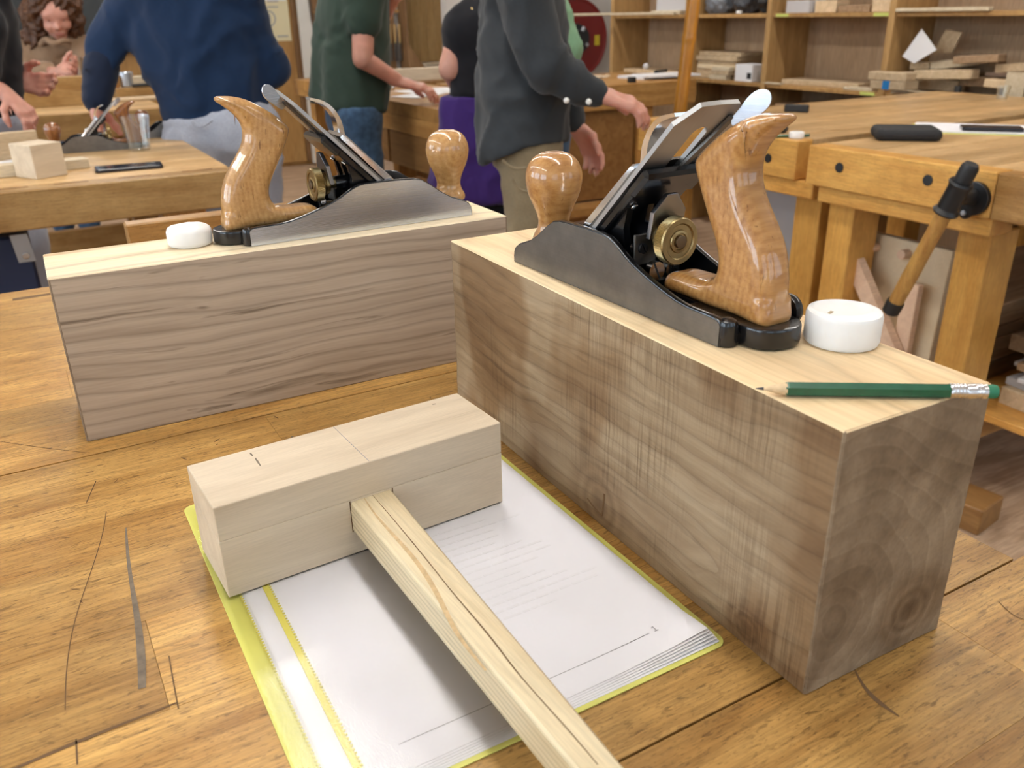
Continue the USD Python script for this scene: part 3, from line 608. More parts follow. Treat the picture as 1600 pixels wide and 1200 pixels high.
def tote_mesh():
    poly = np.array(curve(TOTE, 150, True)); a = poly; bb = np.roll(poly, -1, 0)
    half, r = 13.2, 10.5
    shp = sg.Polygon(poly)
    import shapely
    def f(p):
        key = np.round(p[:, [0, 2]], 4); u, inv = np.unique(key, axis=0, return_inverse=True)
        ab = bb - a; t = np.clip(((u[:, None] - a) * ab).sum(-1) / (ab * ab).sum(-1), 0, 1)
        d = np.linalg.norm(u[:, None] - a - t[..., None] * ab, axis=-1).min(1)
        d = np.where(shapely.contains_xy(shp, u[:, 0], u[:, 1]), -d, d)[inv.ravel()]
        rr = np.minimum(r, np.where(p[:, 2] < 26, 7.0, r))
        w0 = d + rr; w1 = np.abs(p[:, 1]) - half + rr
        return np.minimum(np.maximum(w0, w1), 0) + np.hypot(np.maximum(w0, 0), np.maximum(w1, 0)) - rr
    m = surfnet(f, (-19, -16, 7), (77, 16, 128), 1.3); trimesh.smoothing.filter_taubin(m, lamb=.5, nu=.52, iterations=30); return m
TOTE_M = tote_mesh()
# flat foot: the tote stands on the casting
TOTE_M.vertices[:, 2] = np.maximum(TOTE_M.vertices[:, 2], 11.2)
KNOB = [(0, 11.5), (14, 11.5), (15.6, 12.6), (16.1, 15), (15.4, 18), (13.4, 21.5), (12.0, 26), (12.0, 30), (13.6, 36), (16.6, 43), (19.4, 50), (21.0, 57), (21.3, 62), (20.4, 67.5), (17.8, 73), (13.6, 77.2), (8.5, 79.2), (7.5, 78.9), (6.4, 79.2), (4, 79.6), (0, 79.6)]
KNOB_C = [(0, 11.5)] + [(max(a, .01), c) for a, c in curve(KNOB[2:-1], 64)] + [(0, 79.6)]
def make_plane(label, loc, yaw, side, woodm, lug=False, cat='hand plane'):
    t = thing('hand_plane', label, cat, loc, yaw)
    def pt(name, m, mt, smooth=30, parent=None, label=None):
        m = m.copy(); m.apply_scale(.001); return part(parent or t, name, m, mt, smooth, label)
    # sole casting with both walls
    prof = sg.Polygon(PROFILE)
    plan = sg.Polygon([(0, 30), (221, 30), (223.5, 24), (225.5, 12), (226, 0), (225.5, -12), (223.5, -24), (221, -30), (0, -30), (0, -27), (6, -20), (6, 20), (0, 27)])
    ms = [prism(plan, .2, 5)]
    for s in (1, -1):
        w = bevel_prism(prof, 0, 4.6, 1.3); w = xz(w); w.apply_translation((0, 30 if s > 0 else -25.4, 0)); ms.append(w)
        ear = lathe([(0, 0), (5.5, 0), (6.2, 1), (6.2, 11.5), (5, 14.5), (2.5, 15.9), (0, 16.2)], 24); ear.apply_translation((1.5, s * 23.6, 0)); ms.append(ear)
        ms.append(xf(bx(-4, -4, 0, 34, 4, 9, 2), (0, s * 20, 0)))
    if lug: ms.append(xf(disc((0, -3.5, 0), (0, 3.5, 0), 9.5, 2.5, 28), (0, -23, 12.5)))
    hl = bevel_prism(sg.Polygon(curve([(42, 20), (20, 20), (-6, 18.5), (-16, 16), (-22, 9), (-24, 0), (-22, -9), (-16, -16), (-6, -18.5), (20, -20), (42, -20)], 50)), 0, 12.4, 2.0); ms.append(hl)
    ms.append(bevel_prism(sg.Polygon([(40, 12), (75, 10), (75, -10), (40, -12)]), 3, 12.4, 1))
    ms.append(lathe([(0, 4), (20, 4), (19, 8), (17, 11.6), (0, 11.6)], 40).apply_translation((214 - 8, 0, 0)))
    ms.append(bx(60, -26, 4, 200, 26, 6))
    ms.append(bx(168, -26, 4, 172, 26, 9, 1))
    pt('sole_casting', cat_(*ms), M['enamel'], 35)
    fp = prof.intersection(sa.translate(prof, 0, -1.1)).intersection(sa.translate(prof, .9, 0)).intersection(sa.translate(prof, -.9, 0))
    for s in (1, -1):
        m = prism(fp, 0, .5); m = xz(m); m.apply_translation((0, 30.3 if s > 0 else -29.8, 0)); pt('side_face', m, side, False)
    # frog
    ms = [onbed(bx(10, -23, -6, 117, 23, 0, 1.2))]
    ms.append(onbed(bx(99, -25.5, -8, 121, 25.5, -.4, 2.2)))
    pf = [ib(6, -5), ib(104, -5), (98, 66), (103, 46), (99, 28), (96, 5), (158, 5)]
    for y in (-19, -2.5, 14): ms.append(prism_xz(pf, y, y + 5))
    ms.append(bx(92, -22, 4, 150, 22, 12, 1.5)); ms.append(bx(99, -16, 5, 140, 16, 36, 2))
    ms.append(cyl((112, 0, 41), (92, 0, 41), 8, 6.5, 20))
    frog = pt('frog', cat_(*ms), M['enamel'], 35)
    for y in (-15, 15):
        p = np.array([*ib(88, -6.2)]); pt('screw', xf(disc((0, 0, 0), (0, 0, 1.6), 2.6, .5, 16), (p[0], y, p[1]), ry=225), M['chrome'], 30, frog)
    # cutting iron, cap iron, lever cap
    iron = sg.Polygon([(0, -25), (157, -25), (172, -14.5), (172.6, 0), (172, 14.5), (157, 25), (0, 25)]).difference(sg.LineString([(66, 0), (148, 0)]).buffer(5.6))
    pt('cutting_iron', onbed(prism(iron, 0, 3.0)), M['steel_iron'], False)
    capi = sg.Polygon([(4, -24.5), (112, -24.5), (120, -14), (120, 14), (112, 24.5), (4, 24.5)]).difference(sg.Point(60, 0).buffer(5))
    pt('cap_iron', onbed(prism(capi, 3.0, 4.8)), M['steel_grey'], False)
    lc = trimesh.Trimesh(*_lever_cap()); lc.fix_normals()
    lever = pt('lever_cap', onbed(lc), M['chrome'], 25)
    path = curve([ib(98, 9), ib(105, 15), ib(113, 20.5), ib(124, 23.6), ib(135, 22.2), ib(144, 17.5)], 24)
    pt('cam_lever', _ribbon3(path, np.interp(np.arange(24), [0, 8, 18, 23], [5.5, 7.5, 8.5, 6.0]), np.interp(np.arange(24), [0, 10, 23], [3.4, 1.9, 1.1])), M['chrome'], 40, lever)
    pt('cap_screw', onbed(disc((60, 0, 9), (60, 0, 15), 7, 1.2, 24)), M['chrome'], 30, lever)
    # lateral lever: a strip in the iron's slot with a bent leaf at the top
    lat = pt('lateral_lever', onbed(hull([(a, y, n) for a, y0, y1 in ((84, -2, 3), (163, 12.5, 17)) for y in (y0, y1) for n in (-2.6, -.6)])), M['steel_grey'], 30)
    lf = sg.Polygon(curve([(0, -2.2), (7, -4.6), (16, -6.4), (23, -5.6), (27, -1), (24, 4.6), (16, 5.8), (7, 4.4), (0, 2.2)], 40, True))
    leaf = xf(xz(bevel_prism(sa.rotate(lf, 138, origin=(0, 0)), -.7, .7, .4)), rz=24)
    x_, z_ = ib(160, -5); leaf.apply_translation((x_, -15, z_)); pt('thumb_leaf', leaf, M['steel_bright'], 30, lat)
    # depth wheel, yoke, screws
    n = 96; an = np.linspace(0, 2 * np.pi, n * 2, endpoint=False); rr = np.where(np.arange(n * 2) % 2, 14.6, 15.1)
    wp = sg.Polygon(np.c_[rr * np.cos(an), rr * np.sin(an)])
    wheel = cat_(prism(wp, 1.1, 8), lathe([(0, 8), (14.4, 8), (13.6, 9), (0, 9)], 48), lathe([(10.6, .9), (11.4, 0), (14.2, 0), (14.8, 1.1), (10.6, 1.2)], 48),
                 lathe([(0, .9), (7.4, .9), (7.0, .2), (5.4, 0), (5, .6), (0, .6)], 40), lathe([(0, 9), (6.5, 9), (6.5, 12), (10, 12), (10, 15), (5, 15), (5, 22), (0, 22)], 32))
    wheel.apply_transform(trimesh.geometry.align_vectors((0, 0, 1), (1, 0, .0))); wheel.apply_translation((70, 0, 41.5))
    wh = pt('adjusting_wheel', wheel, M['brass'], 35)
    st = cat_(disc((68.6, 0, 41.5), (71, 0, 41.5), 4.2, .6, 24))
    pt('stud', st, M['bronze'], 30, wh)
    yk = sg.Polygon([(-4, 70), (4, 70), (8, 65), (13, 59), (13, 42), (7.5, 41), (7, 50), (4, 54), (-4, 54), (-7, 50), (-7.5, 41), (-13, 42), (-13, 59), (-8, 65)])
    ym = bevel_prism(yk, -2, 2, .7); V = ym.vertices.copy(); ym.vertices = np.c_[86 + V[:, 2] - (V[:, 1] - 42) * .18, V[:, 0], V[:, 1]]; ym.fix_normals()
    pt('yoke', ym, M['blue_steel'], 30)
    pl = bx(95, -9, 24, 97, 9, 44, .5); pl.apply_translation((-4, 10, 0)); br = pt('frog_bracket', xf(pl), M['steel_grey'], 30)
    def screw(y, z, r, x=92):
        sp = sg.Point(0, 0).buffer(r, 12).difference(sg.box(-r * .13, -r, r * .13, r))
        mm = cat_(prism(sp, 0, 2.2), prism(sg.Point(0, 0).buffer(r * .98, 12), 1.2, 5))
        V = mm.vertices.copy(); mm.vertices = np.c_[x - 2.2 + V[:, 2], V[:, 0] * .9 + V[:, 1] * .43 + y, V[:, 1] * .9 - V[:, 0] * .43 + z]; mm.fix_normals(); return mm
    pt('frog_screw', screw(10, 22, 6.2, 81), M['chrome'], 30); pt('frog_screw', screw(-5, 21, 5.6, 83), M['chrome'], 30)
    pt('bracket_screw', screw(13, 35, 3.4, 91), M['black_iron'], 30, br)
    # wood
    pt('tote', TOTE_M, woodm, True)
    pt('knob', xf(lathe(KNOB_C, 48), (211.5, 0, 0)), woodm, 50)
    return t
cat_ = cat
def _lever_cap():
    V, F = [], []
    rows = [(11, 24, 5.0, 6.2), (13, 24.5, 4.8, 8.5), (22, 24.5, 4.8, 11.5), (50, 23.5, 6, 12.6), (80, 21, 7, 13.0), (96, 19.5, 7.5, 13.4), (105, 19, 7.6, 13.2), (107, 18, 8.5, 12)]
    for a, w, n0, n1 in rows:
        V += [(a, -w, n0), (a, w, n0), (a, w, n1 - 1.8), (a, w - 3, n1), (a, -w + 3, n1), (a, -w, n1 - 1.8)]
    k = 6
    for i in range(len(rows) - 1):
        for j in range(k):
            p, q = i * k + j, i * k + (j + 1) % k; F += [(p, q, q + k), (p, q + k, p + k)]
    for j in range(1, k - 1):
        F.append((0, j + 1, j)); o = (len(rows) - 1) * k; F.append((o, o + j, o + j + 1))
    return np.array(V, float), np.array(F)
def _ribbon3(path, hw, th):
    t = np.gradient(path, axis=0); t /= np.linalg.norm(t, axis=1, keepdims=True); nv = np.c_[-t[:, 1], t[:, 0]]
    V, F = [], []
    for i, p in enumerate(path):
        for sy, sn in ((-1, -1), (1, -1), (1, 1), (-1, 1)):
            q = p + nv[i] * sn * th[i]; V.append((q[0], sy * hw[i] * (1 if sn < 0 else .88), q[1]))
    for i in range(len(path) - 1):
        for j in range(4):
            a, b_ = i * 4 + j, i * 4 + (j + 1) % 4; F += [(a, b_, b_ + 4), (a, b_ + 4, a + 4)]
    o = (len(path) - 1) * 4; F += [(0, 2, 1), (0, 3, 2), (o, o + 1, o + 2), (o, o + 2, o + 3)]
    m = trimesh.Trimesh(np.array(V), np.array(F), process=False); m.fix_normals(); return m
PR_YAW, PL_YAW = 120.78, 30.5
def _left(y): return np.array([-math.sin(math.radians(y)), math.cos(math.radians(y)), 0])
PR_LOC = np.array([.11628, .44395, RH + .0003]) - _left(PR_YAW) * .0303
PL_LOC = np.array([-.22684, .73364, LH + .0003]) + _left(PL_YAW) * .0303
make_plane('nearer hand plane with dull grey steel sides, seen from its heel', PR_LOC, PR_YAW, M['steel_grey'], M['varnish_dark'], True)
make_plane('farther hand plane with bright brushed steel side, seen side-on', PL_LOC, PL_YAW, M['steel_bright'], M['varnish'])

# ------------------------------------------------------------------ wax pucks, pencil
def puck_mesh(r, h):
    return lathe([(0, 0), (r - .0025, 0), (r - .0008, .0008), (r, .0028), (r, h - .003), (r - .0008, h - .0009), (r - .003, h), (0, h)], 56)
p = unz(1326, 552, RH); c = p + np.array([.0022, .0185, 0])
w = thing('wax_puck', 'round white wax block with a worn hollow beside the pencil', 'wax block', (c[0], c[1], RH), 15)
dip = trimesh.creation.icosphere(4, 1.0); dip.apply_scale((.0175, .0165, .0048)); m = trimesh.boolean.difference([puck_mesh(.0206, .0195), xf(dip, (.0005, .0035, .0202), rx=-3)], engine='manifold')
part(w, 'puck', m, M['wax'], 35)
part(w, 'stain', xf(bx(-.003, -.0009, 0, .003, .0009, .0003), (-.005, .006, .01555), rz=35), M['wax_stain'])
p = unz(284, 389, LH); c = p + np.array([.003, .0150, 0])
w = thing('wax_puck', 'round white wax block with softened edges at the left end of the farther block', 'wax block', (c[0], c[1], LH), 20)
m = lathe([(0, 0), (.0155, 0), (.0182, .001), (.0192, .004), (.0192, .0125), (.0178, .0155), (.0150, .0172), (.006, .0176), (0, .0174)], 48)
m.vertices += m.vertex_normals * ((meshkit.fbm(m.vertices * 120, 2, 3) - .5) * .0012)[:, None] * (m.vertices[:, 2:] > .002)
part(w, 'puck', m, M['wax'], True)
a = unz(1180, 607, RH + .0036); e = unz(1558, 612, RH + .0036); PLN = np.linalg.norm(e - a)
pen = thing('pencil', 'green hexagonal pencil with silver ferrule lying across the nearer block', 'pencil', a, math.degrees(math.atan2(e[1] - a[1], e[0] - a[0])))
def rod(prof, n): 
    m = trimesh.creation.revolve(np.asarray(prof, float), sections=n); m.apply_transform(trimesh.geometry.align_vectors((0, 0, 1), (1, 0, 0))); m.fix_normals(); return m
q = PLN / .1165
part(pen, 'shaft', rod([(0, .0145 * q), (.0034, .0145 * q), (.0037, .016 * q), (.0037, .094 * q), (0, .094 * q)], 6), M['pencil_green'])
part(pen, 'sharpened_wood', rod([(0, .004 * q), (.0009, .004 * q), (.0033, .0152 * q), (0, .0152 * q)], 24), M['pencil_wood'], 30)
part(pen, 'lead', rod([(0, 0), (.0003, .0004), (.00095, .0045 * q), (0, .0045 * q)], 12), M['graphite'], 30)
fz = [(0, .0935 * q), (.0036, .0935 * q)]
for k in range(5): fz += [(.00385, (.0945 + k * .0016) * q), (.0035, (.0953 + k * .0016) * q)]
fz += [(.0037, .1035 * q), (.0037, .1055 * q)]
for k in range(3): fz += [(.00385, (.106 + k * .0014) * q), (.0035, (.1067 + k * .0014) * q)]
fz += [(.0036, .1112 * q), (0, .1112 * q)]
part(pen, 'ferrule', rod(fz, 28), M['ferrule'], 30)
part(pen, 'eraser', rod([(0, .111 * q), (.0034, .111 * q), (.0034, .1152 * q), (.0030, .1163 * q), (0, .1165 * q)], 24), M['eraser'], 40)

# ------------------------------------------------------------------ folder with papers, mallet on it
fo = thing('folder', 'yellow clear-front folder with white papers lying under the mallet', 'folder', rm(0, 0, .0003), ROOM)
def rrect(x0, y0, x1, y1, r): return sg.box(x0 + r, y0 + r, x1 - r, y1 - r).buffer(r, 8)
part(fo, 'back_cover', bevel_prism(rrect(.0525, .2715, .2905, .585, .007), 0, .0006, .0002), M['yellow_card'])
rnd = random.Random(2)
for k in range(6):
    sh = rrect(.064 + .0004 * k, .2745 + .0014 * k, .2865 - .0006 * k, .577, .0006)
    mm = prism(sh, 0, .00012).subdivide_to_size(.03); V = mm.vertices
    lift = np.clip((V[:, 0] - .20) / .086, 0, 1) ** 2 * np.clip((.36 - V[:, 1]) / .085, 0, 1) ** 2
    mm.vertices = V + np.c_[np.zeros((len(V), 2)), .0007 + .00022 * k + lift * (.0004 + .0011 * k)]
    part(fo, 'paper_sheet', mm, M['paper'])
def inplane(px, py, z=.002): p = unz(px, py, z); return (p @ E1, p @ E2)
Z6 = .0007 + .00022 * 5 + .00014
# printed footer line and page number on the top sheet
A_, B_ = inplane(628, 1172), inplane(1008, 987)
tl = (A_[1] + B_[1]) / 2
def liftz(s, t): return Z6 + max(0, min(1, (s - .20) / .086)) ** 2 * max(0, min(1, (.36 - t) / .085)) ** 2 * .0059
pts = [(s, tl, liftz(s, tl) + .00004) for s in np.linspace(A_[0], B_[0], 24)]
part(fo, 'footer_line', cat(*[bx(p0[0], tl - .00016, min(p0[2], p1[2]) , p1[0], tl + .00016, max(p0[2], p1[2]) + .00004) for p0, p1 in zip(pts, pts[1:])]), M['ink'])
tm = meshkit.text_mesh('1', .0042, .00005); pn = inplane(1020, 990)
part(fo, 'page_number', xf(tm, (pn[0], pn[1] - .001, liftz(pn[0], pn[1]) + .0003)), M['ink'], label='printed page number 1')
gh = []
for k in range(15):
    t = .352 + k * .0072; L = rnd.uniform(.05, .085) if k % 5 else .04
    x = .178
    while x < .178 + L:
        wd = rnd.uniform(.004, .012); gh.append(bx(x, t, Z6 + .00004, min(x + wd, .272), t + .0019, Z6 + .00008)); x += wd + .0016
part(fo, 'show_through_print', cat(*gh), M['ghost_ink'], kind='stuff', label='faint print showing through the top sheet')
part(fo, 'binding_strip', bx(.0772, .2745, Z6 + .0001, .0812, .577, Z6 + .0004, .0001), M['yellow_strip'], label='narrow yellow stitched strip')
beads = []
for k in range(110):
    t = .276 + k * .0027
    beads.append(bx(.0807, t, Z6 + .0001, .0822, t + .0013, Z6 + .0006, .0002)); beads.append(bx(.0628, t, Z6 + .0001, .0646, t + .0013, Z6 + .0006, .0002))
part(fo, 'stitch_beads', cat(*beads), M['yellow_strip'], kind='stuff')
n0, n1 = 40, 50
gx, gy = np.meshgrid(np.linspace(.0535, .2862, n0), np.linspace(.2725, .579, n1), indexing='ij')
gl_ = np.clip((gx - .20) / .086, 0, 1) ** 2 * np.clip((.36 - gy) / .085, 0, 1) ** 2 * .0059
gz = gl_ + Z6 + .0007 + .0009 * (meshkit.fbm(np.stack([gx * 22, gy * 14, gx * 0], -1), 3, 8) - .4) * np.clip((.25 - gx) / .15, 0, 1)
V = np.stack([gx, gy, np.maximum(gz, gl_ + Z6 + .0003)], -1).reshape(-1, 3); I = np.arange(n0 * n1).reshape(n0, n1)
F = np.vstack([np.stack([I[:-1, :-1], I[1:, :-1], I[1:, 1:]], -1).reshape(-1, 3), np.stack([I[:-1, :-1], I[1:, 1:], I[:-1, 1:]], -1).reshape(-1, 3)])
part(fo, 'clear_pocket', trimesh.Trimesh(V, F, process=False), M['clear'], True, label='glossy clear plastic pocket sheet')

ML, MW, MH = .19756, .0615, .0637
ma = thing('mallet', 'pale wooden mallet with square handle lying on the folder', 'mallet', (-.17508, .42487, .0033), 32.43)
zt = MH * .63
hd = part(ma, 'head_lower', bx(0, 0, 0, ML, MW, zt, .0004), M['lime'])
part(ma, 'head_upper', bx(0, 0, zt, ML, MW, MH, .0005), M['lime'])
h0 = .0855
zh0, zh1 = zt - .0235, zt - .0012
def hsec(y, x0, x1, bv=.0018): return [(x0 + bv, y, zh0), (x1 - bv, y, zh0), (x1, y, zh0 + bv), (x1, y, zh1 - bv), (x1 - bv, y, zh1), (x0 + bv, y, zh1), (x0, y, zh1 - bv), (x0, y, zh0 + bv)]
part(ma, 'handle', hull(hsec(.0002, .0830, .1125) + hsec(-.31, .0755, .0915)), M['ash_y'])
def mloc(px, py):
    p = unz(px, py, .0033 + zt - .0012) - np.array([-.17508, .42487, 0]); a = math.radians(32.43); return (p[0] * math.cos(a) + p[1] * math.sin(a), -p[0] * math.sin(a) + p[1] * math.cos(a))
for nm, w, ps, mt_ in (('crack', [.0003, .0007, .0006, .0009, .0006, .0005], ((579, 770), (630, 830), (682, 894), (710, 929), (768, 998), (812, 1055), (882, 1134), (934, 1195)), 'dark_line'), ('brown_streak', [.0004, .002, .003, .0024, .0012], ((567, 775), (593, 812), (651, 878), (693, 948), (716, 992), (759, 1047)), 'brown_streak')):
    part(ma, nm, ribbon([mloc(*q_) for q_ in ps], w, zt - .0012 + .00008, 40), M[mt_])
for q0, q1 in (((391, 708), (395, 713)), ((399, 716), (407, 728)), ((455, 683), (458, 681)), ((675, 632), (681, 631))):
    def m2(px, py):
        p = unz(px, py, .0033 + MH) - np.array([-.17508, .42487, 0]); a = math.radians(32.43); return (p[0] * math.cos(a) + p[1] * math.sin(a), -p[0] * math.sin(a) + p[1] * math.cos(a))
    part(ma, 'pencil_mark', ribbon([m2(*q0), m2(*q1)], [.0008, .0014, .0006], MH + .00008), M['gray_mark'])
part(ma, 'pencil_line', bx(.0985, .001, MH - .0001, .0989, MW - .001, MH + .00006), M['ink'])
for x in (.0824, .1123): part(ma, 'mortise_gap', bx(x, -.00015, zt - .0235, x + .0008, .0001, zt - .0004), M['dark_line'])

# ------------------------------------------------------------------ background: helpers in room axes (s along E1, t along E2)
def on_t(px, py, t):
    d = _f + CR * (px - 800) / FPX - CU * (py - 600) / FPX; P = EYE + d * ((t - EYE @ E2) / (d @ E2)); return P @ E1, P[2]
def on_s(px, py, s):
    d = _f + CR * (px - 800) / FPX - CU * (py - 600) / FPX; P = EYE + d * ((s - EYE @ E1) / (d @ E1)); return P @ E2, P[2]
def rt(name, label, cat, group=None, s=0, t=0, z=0, rz=0, **k): return thing(name, label, cat, rm(s, t, z), ROOM + rz, group, **k)

def lin(a, b, n): return list(np.linspace(a, b, n + 1))
def bench(label, s0, s1, t0, t1, rows, top, seed, apron=.085, am='bench_x', lm='bench_z', legs=None, rail=True, alongs=True):
    b = rt('workbench', label, 'workbench')
    if alongs: staves(b, s0, s1, lin(t0 + .0605, t1 - .0605, rows), M[top], .05, seed, (.5, 1.1), .001, .001, .0003)
    else:
        rnd = random.Random(seed); R = lin(s0, s1, rows)
        for k in range(rows): part(b, 'plank', bx(R[k] + .0005, t0 + .0605, -.05, R[k + 1] - .0005, t1 - .0605, 0, .001), M[top])
    part(b, 'apron', bx(s0, t0, -apron, s1, t0 + .06, 0, .003), M[am]); part(b, 'apron', bx(s0, t1 - .06, -apron, s1, t1, 0, .003), M[am])
    part(b, 'end_board', bx(s0 + .002, t0 + .061, -apron, s0 + .06, t1 - .061, -.0505, .002), M['bench_y']); part(b, 'end_board', bx(s1 - .06, t0 + .061, -apron, s1 - .001, t1 - .061, -.0505, .002), M['bench_y'])
    for s, t in legs or [(s0 + .12, t0 + .08), (s0 + .12, t1 - .08), (s1 - .12, t0 + .08), (s1 - .12, t1 - .08)]:
        part(b, 'leg', bx(s - .05, t - .04, FLOOR, s + .05, t + .04, -apron + .002, .004), M[lm])
    if rail:
        for t in (t0 + .08, t1 - .08): part(b, 'stretcher', bx(s0 + .17, t - .02, -.66, s1 - .17, t + .02, -.56, .004), M[am])
    return b

# left bench and the bench behind it
LBN = bench('pale beech workbench at the left carrying a phone, wood blocks and a glass', -1.5, .445, 2.10, 2.88, 7, 'ltop', 21, am='lapron')
for px in (15, 112, 212, 310):
    s, z = on_t(px, 292, 2.16); part(LBN, 'dog_hole', bx(s - .035, 2.135, -.004, s + .035, 2.15, .0006), M['drawer_brown'])
B2 = bench('farther pale workbench at the left with a board standing on it', -1.7, .58, 3.84, 4.50, 6, 'ltop', 23, apron=.10, am='lapron')
c = rt('metal_cabinet', 'dark blue metal cabinet under the left workbench', 'cabinet')
s, z = on_t(52, 400, 2.3)
part(c, 'body', bx(-.75, 2.28, FLOOR + .0005, s, 2.77, -.13, .006), M['blue_box'])
a0 = on_t(28, 366, 2.27); a1 = on_t(43, 408, 2.27)
part(c, 'strap', hull([(a0[0] - .018, 2.262, a0[1]), (a0[0] + .018, 2.262, a0[1]), (a1[0] - .018, 2.262, a1[1]), (a1[0] + .018, 2.262, a1[1]), (a0[0] - .018, 2.27, a0[1]), (a0[0] + .018, 2.27, a0[1]), (a1[0] - .018, 2.27, a1[1]), (a1[0] + .018, 2.27, a1[1])]), M['galv'])
part(c, 'bolt', xf(disc((0, 0, 0), (0, -.004, 0), .008, .001, 16), (a1[0], 2.262, a1[1] + .015)), M['chrome'], 30)
# upright board behind the farther block, on our bench
s0, z0 = on_t(196, 352, 1.235)
bd = rt('board', 'plain beech board standing on edge behind the farther block', 'board')
part(bd, 'plank', bx(s0, 1.235, .0, s0 + .36, 1.262, z0, .002), M['bench_x'])
# low stool with an offcut on it, right of the left bench
st = rt('stool', 'low wooden stool standing between the benches', 'stool', s=on_t(505, 300, 2.9)[0], t=2.9, z=FLOOR)
part(st, 'seat', bx(-.16, -.13, .42, .16, .13, .45, .004), M['bench_x'])
for x in (-.13, .13):
    for y in (-.1, .1): part(st, 'leg', bx(x - .018, y - .018, 0, x + .018, y + .018, .42, .003), M['bench_z'])
wo = rt('wood_offcut', 'small pale plank end lying on the low stool', 'wood offcut', s=on_t(505, 300, 2.9)[0] - .12, t=2.83, z=FLOOR + .4503, rz=6); part(wo, 'piece', bx(0, 0, 0, .22, .07, .035, .002), M['offcut_white'])

# things on the left bench
def onbench(px, py): p = unz(px, py, 0); return p @ E1, p @ E2
s, t = onbench(202, 264)
ph = rt('phone', 'black smartphone lying face up near the front of the left workbench', 'phone', s=s, t=t, rz=-4)
part(ph, 'body', bevel_prism(rrect(-.075, -.036, .075, .036, .008), .0003, .008, .0015), M['phone'], 30); part(ph, 'screen', bevel_prism(rrect(-.071, -.032, .071, .032, .006), .008, .0083, .0001), M['screen'])
def block(label, px, py, L, W, H, rz=0, m='offcut', name='wood_offcut', dz=0, group=None, cat='wood block'):
    s, t = onbench(px, py); x = rt(name, label, cat, group, s=s, t=t, z=dz, rz=rz); part(x, 'piece', bx(0, 0, .0002, L, W, H, .0012), M[m]); return x
block('squared pale wood block standing beside the phone on the left bench', 58, 281, .075, .085, .075, 28, 'lime')
block('flat pale offcut lying right of the squared block on the left bench', 90, 268, .075, .05, .022, 12, 'offcut_white')
block('long pale strip of wood lying behind the squared block, left edge of the photo', -48, 283, .20, .035, .028, 3, 'offcut_white')
block('thick pale wood slab standing at the left edge of the photo', -40, 262, .155, .03, .075, 8, 'offcut')
s, t = onbench(10, 255)
x = rt('paper_scrap', 'crumpled whitish paper scrap behind the wood strip on the left bench', 'paper', s=s, t=t, rz=10); part(x, 'sheet', hull([(-.06, -.04, .0003), (.05, -.05, .0003), (.055, .04, .001), (-.05, .05, .001), (-.02, 0, .018), (.02, .015, .014)]), M['white_card'])
def lite_plane(label, loc, yaw):
    return make_plane(label, loc, yaw, M['steel_grey'], M['varnish_red'])
s, t = onbench(152, 236); p = rm(s, t, .0003)
lite_plane('old hand plane with red-brown handles under the hand of the person in navy', p + np.array([.0, .012, 0]) + rm(.108, 0.0), 180 + ROOM - 4)
s, t = onbench(262, 212); p = rm(s, t - .02, .0003)
lite_plane('hand plane with dark knob half hidden behind the person in navy', p + rm(.145, .03), 180 + ROOM + 6)
s, t = onbench(222, 237)
gl = rt('glass_tumbler', 'empty clear glass tumbler on the left workbench', 'glass', s=s, t=t + .035)
part(gl, 'glass', lathe([(0, .0003), (.026, .0003), (.028, .002), (.039, .092), (.0375, .092), (.0265, .010), (0, .008)], 32), M['glass'], 40)
s, t = onbench(238, 209)
x = single('wax_puck', puck_mesh(.02, .018), M['wax'], 'small white wax block behind the glass tumbler', 'wax block', rm(s, t, .0003), 0, smooth=35)
# things on the farther left bench
s, z = on_t(137, 118, 4.2); s0_, z1_ = on_t(38, 165, 4.2)
bd = rt('board', 'wide pale board standing upright on the farther left bench', 'board'); part(bd, 'plank', bx(s0_ - .05, 4.2, 0, s, 4.235, z, .003), M['lapron'])
def small(name, label, cat, px, py, mesh, m, smooth=False, rz=0, dz=.0003, plane=None):
    s, t = onbench(px, py); return single(name, mesh, M[m], label, cat, rm(s, t, dz), ROOM + rz, smooth=smooth)
x = rt('board', 'flat board lying at the back of the farther left bench under small jars', 'board', s=on_t(178, 140, 4.4)[0], t=4.40); part(x, 'plank', bx(0, -.04, .0003, .27, .05, .05, .003), M['lapron'])
for px, lab, m, h, r in ((175, 'small amber jar left in the row on the farther bench', 'varnish_dark', .05, .028), (199, 'grey metal cup in the row on the farther bench', 'galv', .065, .03), (216, 'pale little box in the row on the farther bench', 'offcut_white', .045, .028)):
    s, z = on_t(px, 128, 4.4); single('jar' if r < .029 and m != 'offcut_white' else ('cup' if m == 'galv' else 'box'), lathe([(0, 0), (r * .9, 0), (r, .004), (r, h - .004), (r * .85, h), (0, h)], 24) if m != 'offcut_white' else bx(-.03, -.02, 0, .03, .02, .045, .003), M[m], lab, 'jar' if m == 'varnish_dark' else 'cup' if m == 'galv' else 'box', rm(s, 4.40, .0508), ROOM, smooth=30)
s, z = on_t(228, 116, 4.38); single('marker_pen', xf(cyl((-.07, 0, .008), (.07, 0, .008), .007)), M['rubber'], 'black marker pen lying on the board beside the navy sweater', 'pen', rm(s + .0, 4.36, .0508), ROOM + 5, smooth=30)
small('sanding_block', 'dark low tool lying at the front of the farther left bench', 'tool', 138, 158, bx(-.08, -.03, 0, .08, .03, .025, .006), 'rubber')
small('wax_puck', 'white wax block next to the dark tool on the farther left bench', 'wax block', 119, 158, puck_mesh(.022, .02), 'wax', 35)
small('board', 'thin flat offcut lying near the right end of the farther left bench', 'board', 205, 157, bx(-.1, -.06, 0, .12, .06, .012, .002), 'offcut')

